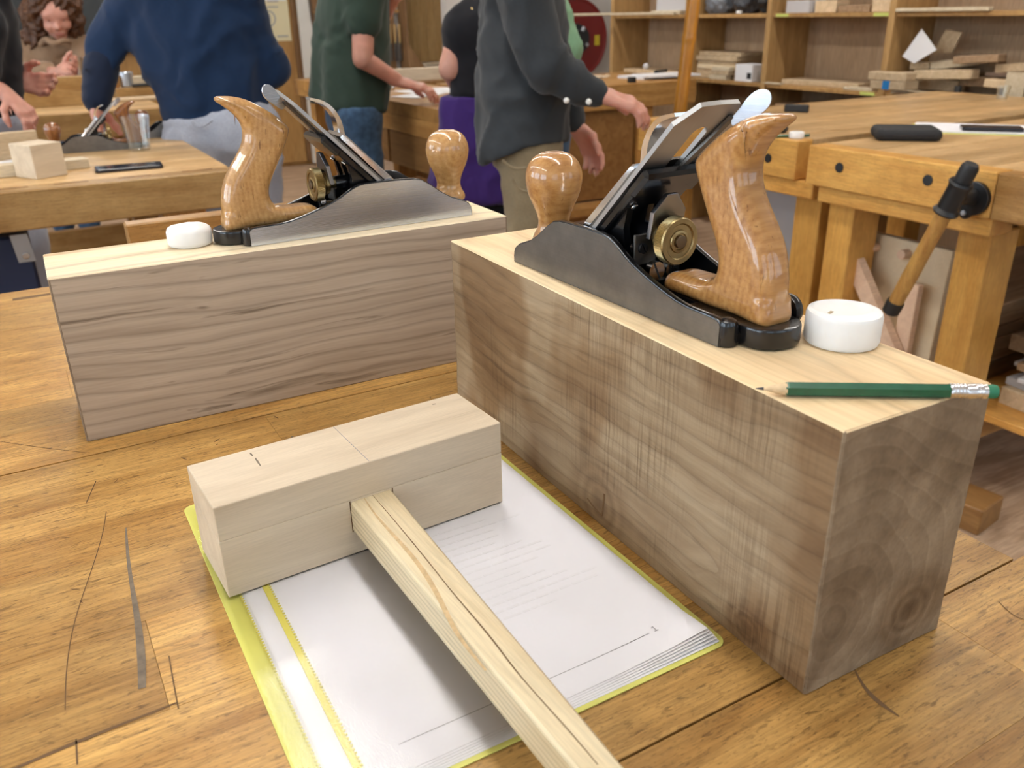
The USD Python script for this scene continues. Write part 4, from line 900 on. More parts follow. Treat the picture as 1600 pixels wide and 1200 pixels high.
# ------------------------------------------------------------------ back wall: chalkboard, wainscot, cupboard, tool rack
TW = T1 - .004
s_l, z_l = on_t(110, 77, TW - .02)
cb = rt('chalkboard', 'dark grey chalkboard with a wooden ledge behind the woman at the left', 'chalkboard')
s_r = on_t(386, 150, TW - .12)[0] - .012
part(cb, 'board', bx(-2.0, TW - .03, z_l + .02, s_r, TW, 1.45, .004), M['chalk']); part(cb, 'ledge', bx(-2.0, TW - .10, z_l - .03, s_r, TW, z_l + .02, .005), M['shelf'])
for i in range(8):
    w = (s_r + 2.0) / 8; part(cb, 'wainscot_panel', bx(-2.0 + i * w + .002, TW - .025, FLOOR + .02, -2.0 + (i + 1) * w - .002, TW, z_l - .032, .003), M['door_wood'])
cu = rt('cupboard', 'tall brown oak cupboard with a paper poster on its door', 'cupboard')
sa_, sb_ = on_t(386, 150, TW - .12)[0], on_t(484, 200, TW - .12)[0]
part(cu, 'carcass', bx(sa_, TW - .10, FLOOR + .001, sb_, TW, 1.5, .004), M['door_wood']); sm = on_t(428, 150, TW - .12)[0]
part(cu, 'door', bx(sa_ + .005, TW - .122, FLOOR + .03, sb_ - .05, TW - .101, 1.48, .003), M['door_wood'])
part(cu, 'edge_strip', bx(sb_ - .045, TW - .125, FLOOR + .03, sb_ - .003, TW - .101, 1.48, .003), M['board_brown'])
tp = TW - .1235
c4 = [on_t(x, y, tp) for x, y in ((398, -40), (432, -40), (442, 64), (412, 62))]
po = rt('poster', 'pale paper poster with a round grey numeral on the oak cupboard', 'poster')
x0, x1 = c4[0][0], c4[2][0] - .03; zb = c4[2][1]
part(po, 'sheet', bx(x0, tp - .0012, zb, x0 + .235, tp, zb + .62), M['cream'])
yy = tp - .0022
part(po, 'white_header', bx(x0 + .01, yy, zb + .30, x0 + .225, tp - .0013, zb + .61), M['white_card'])
cx_, cz_ = on_t(419, 29, tp)
def flat(poly, y0, y1): return prism_xz(poly, y0, y1)
part(po, 'numeral_ring', flat(sg.Point(cx_, cz_).buffer(.062, 24).difference(sg.Point(cx_, cz_).buffer(.050, 24)), yy, tp - .0013), M['poster_grey'])
part(po, 'numeral', flat(sg.LineString([(cx_, cz_ - .02), (cx_, cz_ + .02)]).buffer(.020, 12).difference(sg.LineString([(cx_, cz_ - .02), (cx_, cz_ + .02)]).buffer(.009, 12)), yy, tp - .0013), M['poster_grey'], label='grey printed zero inside a ring')
for k, (x, m) in enumerate(((405, 'yellow'), (405, 'poster_blue'))):
    u, v = on_t(x, 2 + 9 * k, tp); part(po, 'printed_dot', flat(sg.Point(u + .02, v).buffer(.02, 12), yy - .001, yy), M[m])
    part(po, 'printed_line', bx(u + .06, yy - .001, v - .006, u + .15, yy, v + .004), M['poster_grey'])
part(po, 'printed_line', bx(x0 + .12, yy, zb + .03, x0 + .21, tp - .0013, zb + .042), M['poster_grey'])
# white board leaning by the cupboard
q = [on_t(x, y, TW - .2) for x, y in ((456, -60), (466, -60), (499, 110), (514, 250), (489, 254))]
wb = rt('white_panel', 'narrow white painted panel leaning between cupboard and tool rack', 'panel')
part(wb, 'panel', prism_xz([(a, max(z, FLOOR + .002)) for a, z in q], TW - .23, TW - .195), M['white_paint'])
# tool rack with chisels
tr = rt('tool_rack', 'brown wooden tool rack with brass-banded chisels behind the person in the green t-shirt', 'tool rack')
r0, r1 = on_t(486, 50, TW - .05)[0], on_t(640, 50, TW - .05)[0]; zr = on_t(540, 118, TW - .05)[1]
part(tr, 'board', bx(r0 + .03, TW - .05, zr, r1 - .14, TW - .001, 1.3, .004), M['board_brown'])
part(tr, 'rail', bx(r0 + .03, TW - .075, on_t(510, 22, TW)[1], r1 - .10, TW - .051, on_t(510, 17, TW)[1], .003), M['shelf'])
for px, cn in ((497, 'leftmost chisel in the rack left of the green t-shirt'), (505, 'second chisel in the rack left of the green t-shirt'), (513, 'third chisel in the rack, touching the back of the green t-shirt'), (600, 'first chisel in the rack right of the green t-shirt'), (607, 'second chisel right of the green t-shirt'), (614, 'third chisel right of the green t-shirt'), (621, 'rightmost chisel beside the open cabinet')):
    u, v = on_t(px, 22, TW - .09); chs = rt('chisel', cn, 'chisel', 'chisels hanging in the tool rack', s=u, t=TW - .105, z=v)
    part(chs, 'handle', lathe([(0, .0), (.010, .0), (.013, .03), (.015, .1), (.012, .14), (0, .143)], 14).apply_translation((0, 0, -.22)).apply_transform(np.eye(4)), M['panel_wood'], 30)
    part(chs, 'ferrule', cyl((0, 0, -.235), (0, 0, -.219), .012, None, 14), M['brass'], 30); part(chs, 'blade', bx(-.012, -.002, -.38, .012, .002, -.234, .001), M['steel_grey'])
tc = rt('tool_cabinet', 'open wall cabinet lined with pale upright boards above the papers', 'cabinet')
u0, u1 = on_t(628, 50, TW - .05)[0], on_t(689, 50, TW - .05)[0]; zb = on_t(650, 97, TW - .05)[1]
wv = lin(u0, u1, 5)
for a, b2 in zip(wv, wv[1:]): part(tc, 'back_board', bx(a + .001, TW - .09, zb, b2 - .001, TW - .051, 1.2, .002), M['panel_wood'])
part(tc, 'frame', bx(u1, TW - .22, zb - .05, u1 + .05, TW - .02, 1.2, .004), M['board_brown']); part(tc, 'frame', bx(u0 - .02, TW - .2, zb - .05, u0, TW - .02, 1.2, .004), M['board_brown'])
u2 = on_t(735, 20, TW)[0]
part(tc, 'side_panel', bx(u1 + .052, TW - .12, zb - .05, u1 + .20, TW - .02, 1.2, .004), M['shelf_z']); part(tc, 'dark_interior', bx(u1 + .205, TW - .10, zb - .05, u2 + .35, TW - .02, 1.2, .004), M['board_brown'])
part(tc, 'bottom_shelf', bx(u0 - .06, TW - .35, zb - .078, u1 + .3, TW - .02, zb - .052, .003), M['rubber'], label='black bottom shelf edge')
part(tc, 'tray', bx(on_t(655, 93, TW - .2)[0], TW - .33, zb - .05, u1 - .002, TW - .1, zb + .0, .003), M['lime'], label='pale wooden tray')
part(tc, 'flap', hull([(u0 - .05, TW - .30, zb - .05), (u0 + .1, TW - .30, zb - .05), (u0 - .05, TW - .25, zb + .14), (u0 - .02, TW - .25, zb + .15), (u0 - .05, TW - .25, zb - .05), (u0 + .1, TW - .25, zb - .05)]), M['board_brown'])
# bench of the person in green, with papers
BD = bench('dark-stained workbench with papers in front of the tool rack', 1.42, 1.93, 2.86, 4.4, 4, 'bench_x', 31, apron=.12, am='drawer_brown', lm='bench_z', alongs=False)
part(BD, 'drawer_front', bx(1.425, 2.95, -.26, 1.45, 3.55, -.121, .003), M['drawer_brown']); part(BD, 'drawer_front', bx(1.425, 3.57, -.26, 1.45, 4.2, -.121, .003), M['drawer_brown'])
part(BD, 'lower_shelf', bx(1.46, 3.0, -.50, 1.88, 4.3, -.47, .003), M['bench_x'])
for k, (px, py, L, W, rz) in enumerate(((668, 143, .30, .21, 8), (690, 140, .30, .21, -20), (652, 150, .21, .15, 30))):
    s, t = onbench(px, py); x = rt('paper_sheet', ('large white drawing sheet under the hand of the person in green', 'white sheet lying crossways on the drawing sheet', 'small white sheet at the edge of the dark bench')[k], 'paper', s=s, t=t, z=.0004 + .0012 * k, rz=rz - 90 * (k == 0))
    part(x, 'sheet', bx(-L / 2, -W / 2, 0, L / 2, W / 2, .0006), M['white_card'])
for k, (px, py) in enumerate(((597, 143), (603, 148), (612, 141))):
    s, t = onbench(px, py); m = lathe([(0, 0), (.014, 0), (.018, .02), (.016, .05), (.01, .055), (0, .055)], 18)
    single('steel_fitting', m, M['chrome'], ('shiny metal fitting at the bench corner behind the green t-shirt', 'second shiny metal fitting just right of the bench corner', 'shiny metal fitting beside the drawing sheet')[k], 'metal fitting', rm(s, t, .0003), 0, smooth=30)
# board stacked behind on a back bench
BF = bench('far workbench below the tool cabinet carrying a wide board', 1.5, 3.0, 4.46, 5.15, 5, 'bench_x', 37, am='drawer_brown')
s0_, z0_ = on_t(598, 109, 4.48); s1_, _q = on_t(702, 109, 4.48)
x = rt('board', 'wide pale board on edge on the far workbench below the tool cabinet', 'board'); part(x, 'plank', bx(s0_, 4.48, .0003, s1_, 4.51, max(z0_, .02), .003), M['lime'])
# alcove wall and hose reel
shell('wall_alcove', bx(3.10, 6.40, FLOOR, S1, 6.48, CEIL), M['wall'])
u, v = on_t(898, 61, 6.3)
hr = rt('hose_reel', 'large red fire hose reel disc with black hub on the far wall', 'hose reel', s=u, t=6.30, z=v)
def face(prof, n=64): m = lathe(prof, n); m.apply_transform(trimesh.transformations.rotation_matrix(math.pi / 2, (1, 0, 0))); m.fix_normals(); return m
part(hr, 'disc', face([(0, 0), (.30, 0), (.312, .008), (.312, .02), (.30, .028), (.285, .018), (.12, .018), (.11, .024), (0, .024)]), M['red'], 30)
part(hr, 'drum', face([(0, -.09), (.20, -.09), (.20, -.001), (0, -.001)]), M['red'], 30)
part(hr, 'hub', face([(0, .02), (.118, .02), (.112, .05), (.07, .055), (.065, .085), (0, .09)]), M['black_iron'], 30)
for k in range(4):
    a = k * math.pi / 2 + .5; part(hr, 'hub_rib', xf(bx(.03, -.07, -.012, .105, -.045, .012, .003), ry=math.degrees(a)), M['galv'])
part(hr, 'sticker', bx(.185, -.0205, -.055, .235, -.0185, .025), M['yellow'], label='yellow sticker')

# ------------------------------------------------------------------ shelf unit on the right
SF, SB = 3.42, 3.70
sh = rt('shelf_unit', 'tall pine shelf unit with open bays full of wood offcuts along the right wall', 'shelf')
UP = [4.69, 3.99, 3.375, 2.66, 1.98, 1.3, .6]
for t in UP: part(sh, 'upright', bx(SF - .012, t - .032, FLOOR + .001, SB, t, 1.2, .002), M['shelf_z'])
for z in (-.40, -.045, .285, .70, 1.1):
    for a, b2 in zip(UP, UP[1:]): part(sh, 'shelf_board', bx(SF, b2 + .0005, z, SB - .012, a - .0325, z + .018, .001), M['shelf'])
for a, b2 in zip(UP, UP[1:]): part(sh, 'back_panel', bx(SB - .011, b2 + .0005, FLOOR + .01, SB - .001, a - .0325, 1.2), M['shelf_back'])
for t, z in ((3.28, .285), (2.705, .285), (2.72, -.045)): part(sh, 'label_tape', bx(SF - .002, t - .04, z + .002, SF + .0, t + .04, z + .016), M['lime_label'])
Z1, Z2 = -.0268, .3032
def onshelf(name, label, cat, t, z, mesh, m, s=SF + .02, rz=0, group=None, smooth=False, ry=0, rx=0): return single(name, mesh, M[m], label, cat, rm(s, t, z + .0003), ROOM + rz, group, smooth, rx=rx, ry=ry)
# bay 2: two stacks of boards and a white box
rnd = random.Random(9)
z = Z1
for k in range(6):
    h = rnd.uniform(.018, .032); L = rnd.uniform(.30, .335); onshelf('shelf_offcut', '%s board in the left stack of the bay beside the orange pole' % ('lowest', 'second lowest', 'third lowest', 'fourth lowest', 'second highest', 'topmost')[k], 'board', 3.955 - rnd.uniform(0, .02), z, bx(0, -L, 0, .2, 0, h, .002), rnd.choice(['offcut', 'offcut_brown', 'offcut', 'ply']), SF + .050 + rnd.uniform(0, .015)); z += h + .0006
z = Z1
for k in range(3):
    h = rnd.uniform(.02, .032); L = rnd.uniform(.125, .145); onshelf('shelf_offcut', '%s short offcut stacked in front of the boards left of the white box' % ('lowest', 'middle', 'top')[k], 'board', 3.775 - .01 * k, z, bx(0, -L, 0, .04, 0, h, .002), ['offcut_white', 'offcut', 'offcut_white'][k], SF + .002); z += h + .0006
x = rt('box', 'small white cardboard box on the shelf beside the stacked boards', 'box', s=SF + .01, t=3.54, z=Z1 + .0003); part(x, 'carton', bx(0, -.08, 0, .12, .045, .085, .002), M['white_card']); part(x, 'black_label', bx(-.001, -.075, .015, .0005, -.045, .045), M['rubber'])
onshelf('glass_jar', 'round clear glass jar beside the white box on the shelf', 'jar', 3.433, Z1, lathe([(0, 0), (.018, 0), (.022, .02), (.020, .05), (.012, .058), (0, .058)], 20), 'glass', SF + .05, smooth=30)
# bay 1: sheet, tiny bulb
onshelf('board', 'thin flat board lying on the bottom of the left shelf bay', 'board', 4.62, Z1, bx(0, -.5, 0, .18, 0, .02, .002), 'offcut', SF + .05)
onshelf('light_bulb', 'small pale bulb on the shelf in the left bay', 'bulb', 4.42, Z1 + .021, trimesh.creation.icosphere(2, .018).apply_translation((0, 0, .018)), 'white_card', SF + .07, smooth=True)
onshelf('paper_bundle', 'grey paper bundle on the upper shelf of the left bay', 'paper bundle', 4.32, Z2, bx(0, -.3, 0, .2, 0, .16, .012), 'grey_card', SF + .04)
onshelf('lath', 'long pale lath poking out to the left from the upper shelf', 'lath', 4.06, Z2, bx(0, 0, 0, .02, 1.0, .014, .002), 'offcut_white', SF - .036, rz=3)
onshelf('board', 'short pale board end on the upper shelf left of the orange pole', 'board', 4.3, Z2, bx(0, -.25, 0, .04, 0, .022, .002), 'offcut_white', SF + .0)
# bay 2 upper: bags
def bag(r, seed, sx, sy, sz): 
    m = trimesh.creation.icosphere(4, 1.0); v = m.vertices; n = meshkit.fbm(v * 2.2 + seed, 4, seed) - .5
    m.vertices = (v * (1 + .5 * n)[:, None]) * [sx, sy, sz]; m.vertices[:, 2] = np.maximum(m.vertices[:, 2], -sz * .8) + sz * .8; return m
onshelf('bag', 'crumpled grey-blue plastic bag on the upper shelf beside the orange pole', 'bag', 3.86, Z2, bag(1, 3, .085, .085, .08), 'grey_bag', SF + .13, smooth=True)
onshelf('bag', 'dark grey plastic bag in the middle of the upper shelf', 'bag', 3.66, Z2, bag(1, 5, .085, .085, .085), 'dark_bag', SF + .14, smooth=True)
onshelf('bag', 'black bag with a pale patch at the right of the upper shelf', 'bag', 3.48, Z2, bag(1, 7, .085, .065, .065), 'black_cloth', SF + .13, smooth=True)
onshelf('wax_puck', 'small white lump lying before the black bag on the upper shelf', 'wax block', 3.60, Z2, puck_mesh(.016, .014), 'wax', SF + .02, smooth=35)
# bay 3
onshelf('board', 'wide flat board lying alone in the nearly empty shelf bay', 'board', 3.28, Z1, bx(0, -.46, 0, .17, 0, .024, .002), 'offcut', SF + .04, rz=2)
onshelf('board', 'whitish short board at the right end of the nearly empty bay', 'board', 2.86, Z1, bx(0, -.16, 0, .08, 0, .012, .002), 'offcut_white', SF - .0)
onshelf('board', 'whitish board end at the left corner of the nearly empty bay', 'board', 3.37, Z1, bx(0, -.13, 0, .03, 0, .008, .002), 'offcut_white', SF - .012)
x = 3.30
for k in range(4):
    L = rnd.uniform(.1, .17); onshelf('shelf_offcut', '%s wood scrap on the upper shelf above the nearly empty bay' % ('leftmost', 'second', 'third', 'rightmost')[k], 'wood scrap', x, Z2, bx(0, -L, 0, .1, 0, rnd.uniform(.03, .06), .002), ['grey_card', 'offcut', 'offcut_brown', 'offcut'][k], SF + .04, rz=rnd.uniform(-8, 8)); x -= L + .02
onshelf('lath', 'whitish lath lying along the front of the upper shelf', 'lath', 2.622, Z2, bx(0, -.42, 0, .035, 0, .014, .002), 'offcut_white', SF - .02)
# bay 4: the untidy pile
x = rt('paper_sheet', 'pale bluish sheet of paper standing in the untidy wood pile', 'paper', s=SF + .02, t=2.44, z=.02)
c4 = [on_s(a + 6, b2, SF + .02) for a, b2 in ((1434, 45), (1457, 78), (1422, 99), (1404, 88))]
part(x, 'sheet', trimesh.util.concatenate([hull([(d, t - 2.44, z - .02) for t, z in c4 for d in (0, .004)])]), M['white_card'])
c4 = [on_s(a, b2, SF + .12) for a, b2 in ((1478, 45), (1503, 51), (1488, 82), (1457, 84))]
x = rt('card', 'pale grey card standing beside the paper sheet in the wood pile', 'card', s=SF + .12, t=2.3, z=.02); part(x, 'sheet', hull([(d, t - 2.3, z - .02) for t, z in c4 for d in (0, .006)]), M['offcut'])
ordn = ('first', 'second', 'third', 'fourth', 'fifth', 'sixth', 'seventh', 'eighth', 'ninth', 'tenth', 'eleventh', 'twelfth', 'thirteenth', 'fourteenth')
pile = [(1358, 104, 60, 16, 'offcut', -2), (1360, 122, 55, 18, 'offcut', 0), (1402, 122, 34, 12, 'offcut_white', 3), (1406, 112, 24, 9, 'offcut_white', -3), (1422, 97, 30, 8, 'offcut', 2), (1436, 122, 62, 14, 'offcut', 0), (1428, 110, 90, 10, 'offcut', 3), (1455, 97, 75, 9, 'offcut_white', 8), (1464, 104, 96, 12, 'offcut_brown', 6), (1490, 88, 70, 8, 'offcut_brown', 4), (1500, 118, 60, 12, 'offcut_brown', 0), (1540, 112, 62, 14, 'pink_wood', 2), (1538, 123, 60, 9, 'offcut', -2), (1556, 100, 48, 10, 'offcut', 5)]
names = ('long brown offcut at the far left', 'offcut with blue tape at the left', 'short white block low in the', 'small white block on top of another at the left of the', 'thin slip under the paper sheet in the', 'curved-looking pale block low in the middle of the', 'long pale batten in the middle of the', 'pale batten sloping up the', 'broad brown batten across the', 'dark slat on top of the', 'brown offcut low at the centre right of the', 'pinkish block at the right of the', 'pale slip below the pinkish block of the', 'pale block on top at the right of the')
for k, (px, py, w, h, m, tilt) in enumerate(pile):
    s_ = SF + .02 + .065 * (k % 3) if k > 1 else 3.29
    if k == 2: px, w = px + 24, w - 12
    ta, za = on_s(px, py, s_); tb, _z = on_s(px + w, py, s_); zb_ = on_s(px, py + h + 4, s_)[1]
    lbl = names[k] + (' wood pile' if 'the' in names[k].split()[-1:] else ' of the wood pile')
    o = rt('shelf_offcut', lbl, 'wood offcut', s=s_, t=ta, z=max(zb_, Z1 + .001) if k > 1 else (.0005, .0352)[1 - k] + .0)
    part(o, 'piece', xf(bx(0, tb - ta, 0, .062 if k > 1 else .09 - .02 * (1 - k), 0, za - zb_ if k > 1 else .034, .003), rx=-tilt * (k > 1)), M[m])
    if k == 1: part(o, 'tape', bx(-.0008, -.10, -.0002, .091, -.065, .0345), M['blue'], label='blue tape band')
for k, (px, py, w) in enumerate(((1395, 134, 120), (1400, 139, 150))):
    ta, za = on_s(px, py + 6, SF); tb, _z = on_s(px + w, py, SF); onshelf('board', ('long pale board lying lowest under the wood pile', 'second pale board at the foot of the wood pile')[k], 'board', ta, Z1 + .008 * k, bx(0, tb - ta, 0, .12 - .05 * k, 0, .008, .001), 'offcut_white', SF - .01 - .03 * k)
onshelf('jar', 'small dark pot with white lid in the wood pile', 'jar', on_s(1503, 130, SF)[0], Z1, cat(lathe([(0, 0), (.02, 0), (.02, .018), (0, .018)], 18), lathe([(0, .018), (.014, .018), (.014, .05), (0, .05)], 18)), 'rubber', SF - .02, smooth=30)
onshelf('curved_offcut', 'curved pale offcut standing at the right edge of the wood pile', 'wood offcut', on_s(1588, 120, SF)[0], Z1, prism([(0, -.04), (.03, -.045), (.03, .045), (0, .04)], 0, .11), 'offcut_white', SF + .0)
# lower dark bays
for k, (t_, L, h, zz) in enumerate(((3.28, .55, .10, 0), (3.30, .42, .10, .101), (3.29, .52, .06, .202))):
    o = rt('board', ('lowest board in the dark low bay behind the right bench', 'middle board in the dark low bay behind the right bench', 'topmost board in the dark low bay behind the right bench')[k], 'board', s=SF + .02, t=t_, z=-.3815 + zz); part(o, 'plank', bx(0, -L, .001, .2, 0, h, .002), M['offcut_brown' if k else 'offcut'])
for k in range(5):
    onshelf('shelf_offcut', '%s offcut in the low bay left of the iron' % ('lowest', 'second', 'third', 'fourth', 'top')[k], 'wood offcut', 3.95 - .04 * k, -.382 + .036 * k, bx(0, -.35, 0, .2, 0, .034, .003), 'offcut_brown', SF + .03)
# pole
pa, pb = at(1088, -30, 3.25), at(1057, 215, 3.25); dv = (pb - pa) / np.linalg.norm(pb - pa); k_ = (FLOOR + .002 - pa[2]) / dv[2]; foot = pa + dv * k_; top_ = pa - dv * .9
po = thing('bamboo_pole', 'orange varnished bamboo pole leaning in front of the shelf unit', 'pole', foot)
L_ = np.linalg.norm(top_ - foot); prof = [(0, 0), (.02, 0)]
for k in range(1, 8):
    z = L_ * k / 8; prof += [(.0235, z - .02), (.0255, z - .004), (.0255, z + .004), (.0235, z + .02)]
prof += [(.021, L_), (0, L_)]
m = lathe(prof, 24); m.apply_transform(trimesh.geometry.align_vectors((0, 0, 1), (top_ - foot) / L_)); part(po, 'stem', m, M['pole'], 40)
# bench in front of the shelf unit
BE = bench('workbench with an orange front in front of the pine shelf unit', 1.98, 3.12, 3.53, 4.25, 6, 'bench_x', 41, apron=.115, legs=[(2.2, 3.6), (2.82, 3.6), (2.2, 4.15), (3.0, 4.15)])
part(BE, 'drawer_front', bx(2.27, 3.56, -.55, 2.75, 3.58, -.116, .003), M['drawer_brown']); part(BE, 'lower_shelf', bx(2.05, 3.45, -.60, 3.05, 4.1, -.56, .003), M['bench_x'])
small('bench_dog', 'small black bench dog on the bench in front of the shelves', 'bench dog', 987, 129, bx(-.018, -.015, 0, .018, .015, .026, .003), 'rubber')
for k, (px, py, rz) in enumerate(((1018, 121, 4), (1040, 122, -10))):
    s, t = onbench(px, py); single('paper_sheet', bx(-.15, -.1, 0, .15, .1, .012 - .004 * k), M['white_card'], ('stack of pale papers on the bench by the orange pole', 'pale sheet on the paper stack by the orange pole')[k], 'paper', rm(s, t, .0003 + .0125 * k), ROOM + rz)
s, t = onbench(1032, 120); single('marker_pen', cyl((-.06, 0, .007), (.06, 0, .007), .007), M['rubber'], 'dark pen lying on the pale papers by the orange pole', 'pen', rm(s, t, .022), ROOM + 20, smooth=30)
sv = []
rnd = random.Random(12)
for k in range(40):
    s, t = onbench(905 + rnd.gauss(12, 14), 121 + rnd.gauss(0, 2)); c = [(s + .012 * math.cos(a) * (1 + .1 * a), t + .012 * math.sin(a)) for a in np.linspace(0, 4, 9)]
    sv.append(xf(tube(np.c_[c, .005 + .004 * np.sin(np.linspace(0, 3, 9))], .004, 5), (0, 0, 0)))
x = single('wood_shavings', cat(*sv), M['lime'], 'heap of curled pale wood shavings on the bench below the red reel', 'wood shavings', (0, 0, .0003), ROOM, kind='stuff')

# ------------------------------------------------------------------ the two benches on the right
BA0, BA1 = .90, 1.588
A = rt('workbench', 'near right workbench carrying the black pouch, with a vise on its end', 'workbench')
staves(A, 1.8605, 3.385, lin(BA0, BA1, 9), M['rtop'], .03, 51, (.6, 1.2), .0008, .0008, .0002)
part(A, 'end_board', bx(1.80, 1.075, -.10, 1.86, BA1, 0, .003), M['orange_y']); part(A, 'vise_jaw', bx(1.80, BA0, -.10, 1.86, 1.073, 0, .003), M['bench_y'], label='browner vise jaw')
part(A, 'side_board', bx(1.862, BA1 - .06, -.10, 3.35, BA1, -.031, .003), M['bench_x']); part(A, 'side_board', bx(1.862, BA0, -.10, 3.35, BA0 + .06, -.031, .003), M['bench_x'])
part(A, 'end_rail', bx(1.815, 1.075, -.142, 1.90, 1.555, -.101, .003), M['orange_y'])
for s, t in ((1.915, 1.51), (1.915, 1.135), (3.2, 1.51), (3.2, 1.0)): part(A, 'leg', bx(s - .055, t - .04, FLOOR, s + .055, t + .04, -.143, .004), M['orange_z'])
part(A, 'lower_rail', bx(1.90, 1.176, -.70, 1.94, 1.469, -.60, .003), M['orange_y']); part(A, 'lower_shelf', bx(1.945, .95, -.62, 3.14, 1.6, -.60, .002), M['orange_y'])
part(A, 'lower_rail', bx(1.97, 1.10, -.70, 3.14, 1.14, -.621, .003), M['bench_x'])
for t, z in ((1.483, -.044), (1.233, -.039)): part(A, 'bolt_plug', disc((1.8, t, z), (1.797, t, z), .0125, .001, 20), M['rubber'], 30)
B = rt('workbench', 'farther right workbench side by side with the near one, puck and pencil on it', 'workbench')
staves(B, 1.8905, 3.385, lin(1.655, 2.345, 8), M['rtop'], .03, 53, (.6, 1.2), .0008, .0008, .0002)
part(B, 'end_board', bx(1.83, 1.655, -.105, 1.89, 2.345, 0, .003), M['orange_y']); part(B, 'side_board', bx(1.892, 1.655, -.105, 3.35, 1.71, -.031, .003), M['bench_x']); part(B, 'side_board', bx(1.892, 2.285, -.105, 3.35, 2.345, -.031, .003), M['bench_x'])
part(B, 'end_rail', bx(1.845, 1.60, -.150, 1.93, 2.33, -.106, .003), M['orange_y'])
for s, t in ((1.935, 1.645), (1.935, 2.27), (3.2, 1.72), (3.2, 2.27)): part(B, 'leg', bx(s - .05, t - .045, FLOOR, s + .05, t + .045, -.151, .004), M['orange_z'])
part(B, 'bolt_plug', disc((1.83, 1.754, -.057), (1.827, 1.754, -.057), .0125, .001, 20), M['rubber'], 30)
part(B, 'lower_shelf', bx(1.98, 1.72, -.62, 3.14, 2.25, -.60, .002), M['orange_y'])
onb = lambda k: None
x = rt('board', 'grey-white board standing under the farther right bench', 'board', s=2.05, t=1.75, z=-.5997); part(x, 'plank', bx(0, 0, 0, .03, .4, .42, .003), M['grey_card'])
x = rt('board', 'pale board standing beside the grey-white one under the farther right bench', 'board', s=2.02, t=1.72, z=-.5997); part(x, 'plank', bx(0, 0, 0, .025, .09, .34, .003), M['offcut'])
# vise
V_ = rt('bench_vise', 'black bench vise with worn bamboo handle hanging on the right workbench', 'vise', s=1.80, t=1.112, z=-.055)
part(V_, 'flange', cat(disc((-.001, 0, -.005), (-.014, 0, -.005), .037, .003, 32), disc((-.001, .012, -.038), (-.012, .012, -.038), .014, .002, 20)), M['black_iron'], 30)
part(V_, 'spindle', cyl((-.012, 0, 0), (-.075, .004, .002), .018, .015), M['black_iron'], 30)
h0_, h1_ = np.array([-.085, .100, -.278]), np.array([-.085, -.022, .058]); hd_ = (h1_ - h0_) / np.linalg.norm(h1_ - h0_)
c_ = h0_ + hd_ * .265
def along(prof, p0, d, n=24): m = lathe(prof, n); m.apply_transform(trimesh.geometry.align_vectors((0, 0, 1), d)); m.apply_translation(p0); return m
part(V_, 'sleeve', along([(.0, 0), (.026, 0), (.028, .004), (.0225, .012), (.0225, .062), (.026, .070), (.024, .075), (0, .075)], c_, hd_), M['black_iron'], 30)
hn = part(V_, 'handle', along([(0, .02), (.0165, .02), (.0178, .10), (.0165, .2), (.0172, .268), (0, .268)], h0_, hd_), M['handle_wood'], 30, label='worn bamboo handle bar')
part(V_, 'end_cap', along([(0, 0), (.015, 0), (.0195, .004), (.0205, .03), (.0195, .033), (0, .033)], h0_ - hd_ * .004, hd_), M['rubber'], 30); part(V_, 'end_cap', along([(0, 0), (.0175, 0), (.0185, .004), (.0185, .034), (.014, .042), (0, .043)], c_ + hd_ * .074, hd_), M['rubber'], 30)
part(V_, 'bolt', disc((-.012, .012, -.038), (-.018, .012, -.038), .006, .001, 12), M['galv'], 30)
# on the right benches
s, t = onbench(1412, 219)
x = rt('pouch', 'flat black zip pouch lying on the near right workbench', 'pouch', s=s + .03, t=t + .02, rz=-44)
m = bevel_prism(rrect(-.082, -.066, .082, .066, .018), .0003, .030, .0115); part(x, 'body', m, M['black_cloth'], 50); part(x, 'zip', bx(-.06, -.0668, .013, .06, -.0655, .017), M['phone'])
s, t = onbench(1530, 204)
fo2 = rt('folder', 'yellow folder with papers lying under a phone on the near right workbench', 'folder', s=s, t=t + .02, rz=-52)
part(fo2, 'back_cover', bevel_prism(rrect(-.155, -.115, .155, .115, .008), .0003, .001, .0002), M['yellow_card'])
for k in range(3): part(fo2, 'paper_sheet', xf(bx(-.148, -.092, .0012 + .0012 * k, .150, .112, .002 + .0012 * k), rz=-.8 * k), M['paper'])
s, t = onbench(1548, 206)
p2 = rt('phone', 'black smartphone lying on the yellow folder on the right workbench', 'phone', s=s + .0, t=t, z=.0052, rz=-50)
part(p2, 'body', bevel_prism(rrect(-.077, -.037, .077, .037, .009), 0, .009, .0015), M['phone'], 30); part(p2, 'screen', bevel_prism(rrect(-.073, -.033, .073, .033, .006), .009, .0093, .0001), M['screen'])
s, t = onbench(1253, 217); single('wax_puck', puck_mesh(.02, .017), M['wax'], 'white wax block at the corner of the farther right workbench', 'wax block', rm(s, t + .02, .0003), 0, smooth=35)
s, t = onbench(1232, 214); pz = rt('pencil', 'dark green pencil lying beside the wax block on the farther right workbench', 'pencil', s=s - .09, t=t + .03, z=.0042, rz=-24); part(pz, 'shaft', rod([(0, 0), (.0036, .008), (.0036, .15), (0, .15)], 6), M['pencil_green'])
s, t = onbench(1214, 209); single('case', xf(bx(-.05, -.02, 0, .05, .02, .022, .008)), M['rubber'], 'small dark case behind the pencil on the farther right workbench', 'case', rm(s, t + .03, .0003), ROOM - 30)
s, t = onbench(1244, 175); single('bar', bx(-.04, -.014, 0, .04, .014, .024, .003), M['rubber'], 'small black bar lying at the back of the farther right workbench', 'bar', rm(s, t, .0003), ROOM - 52)
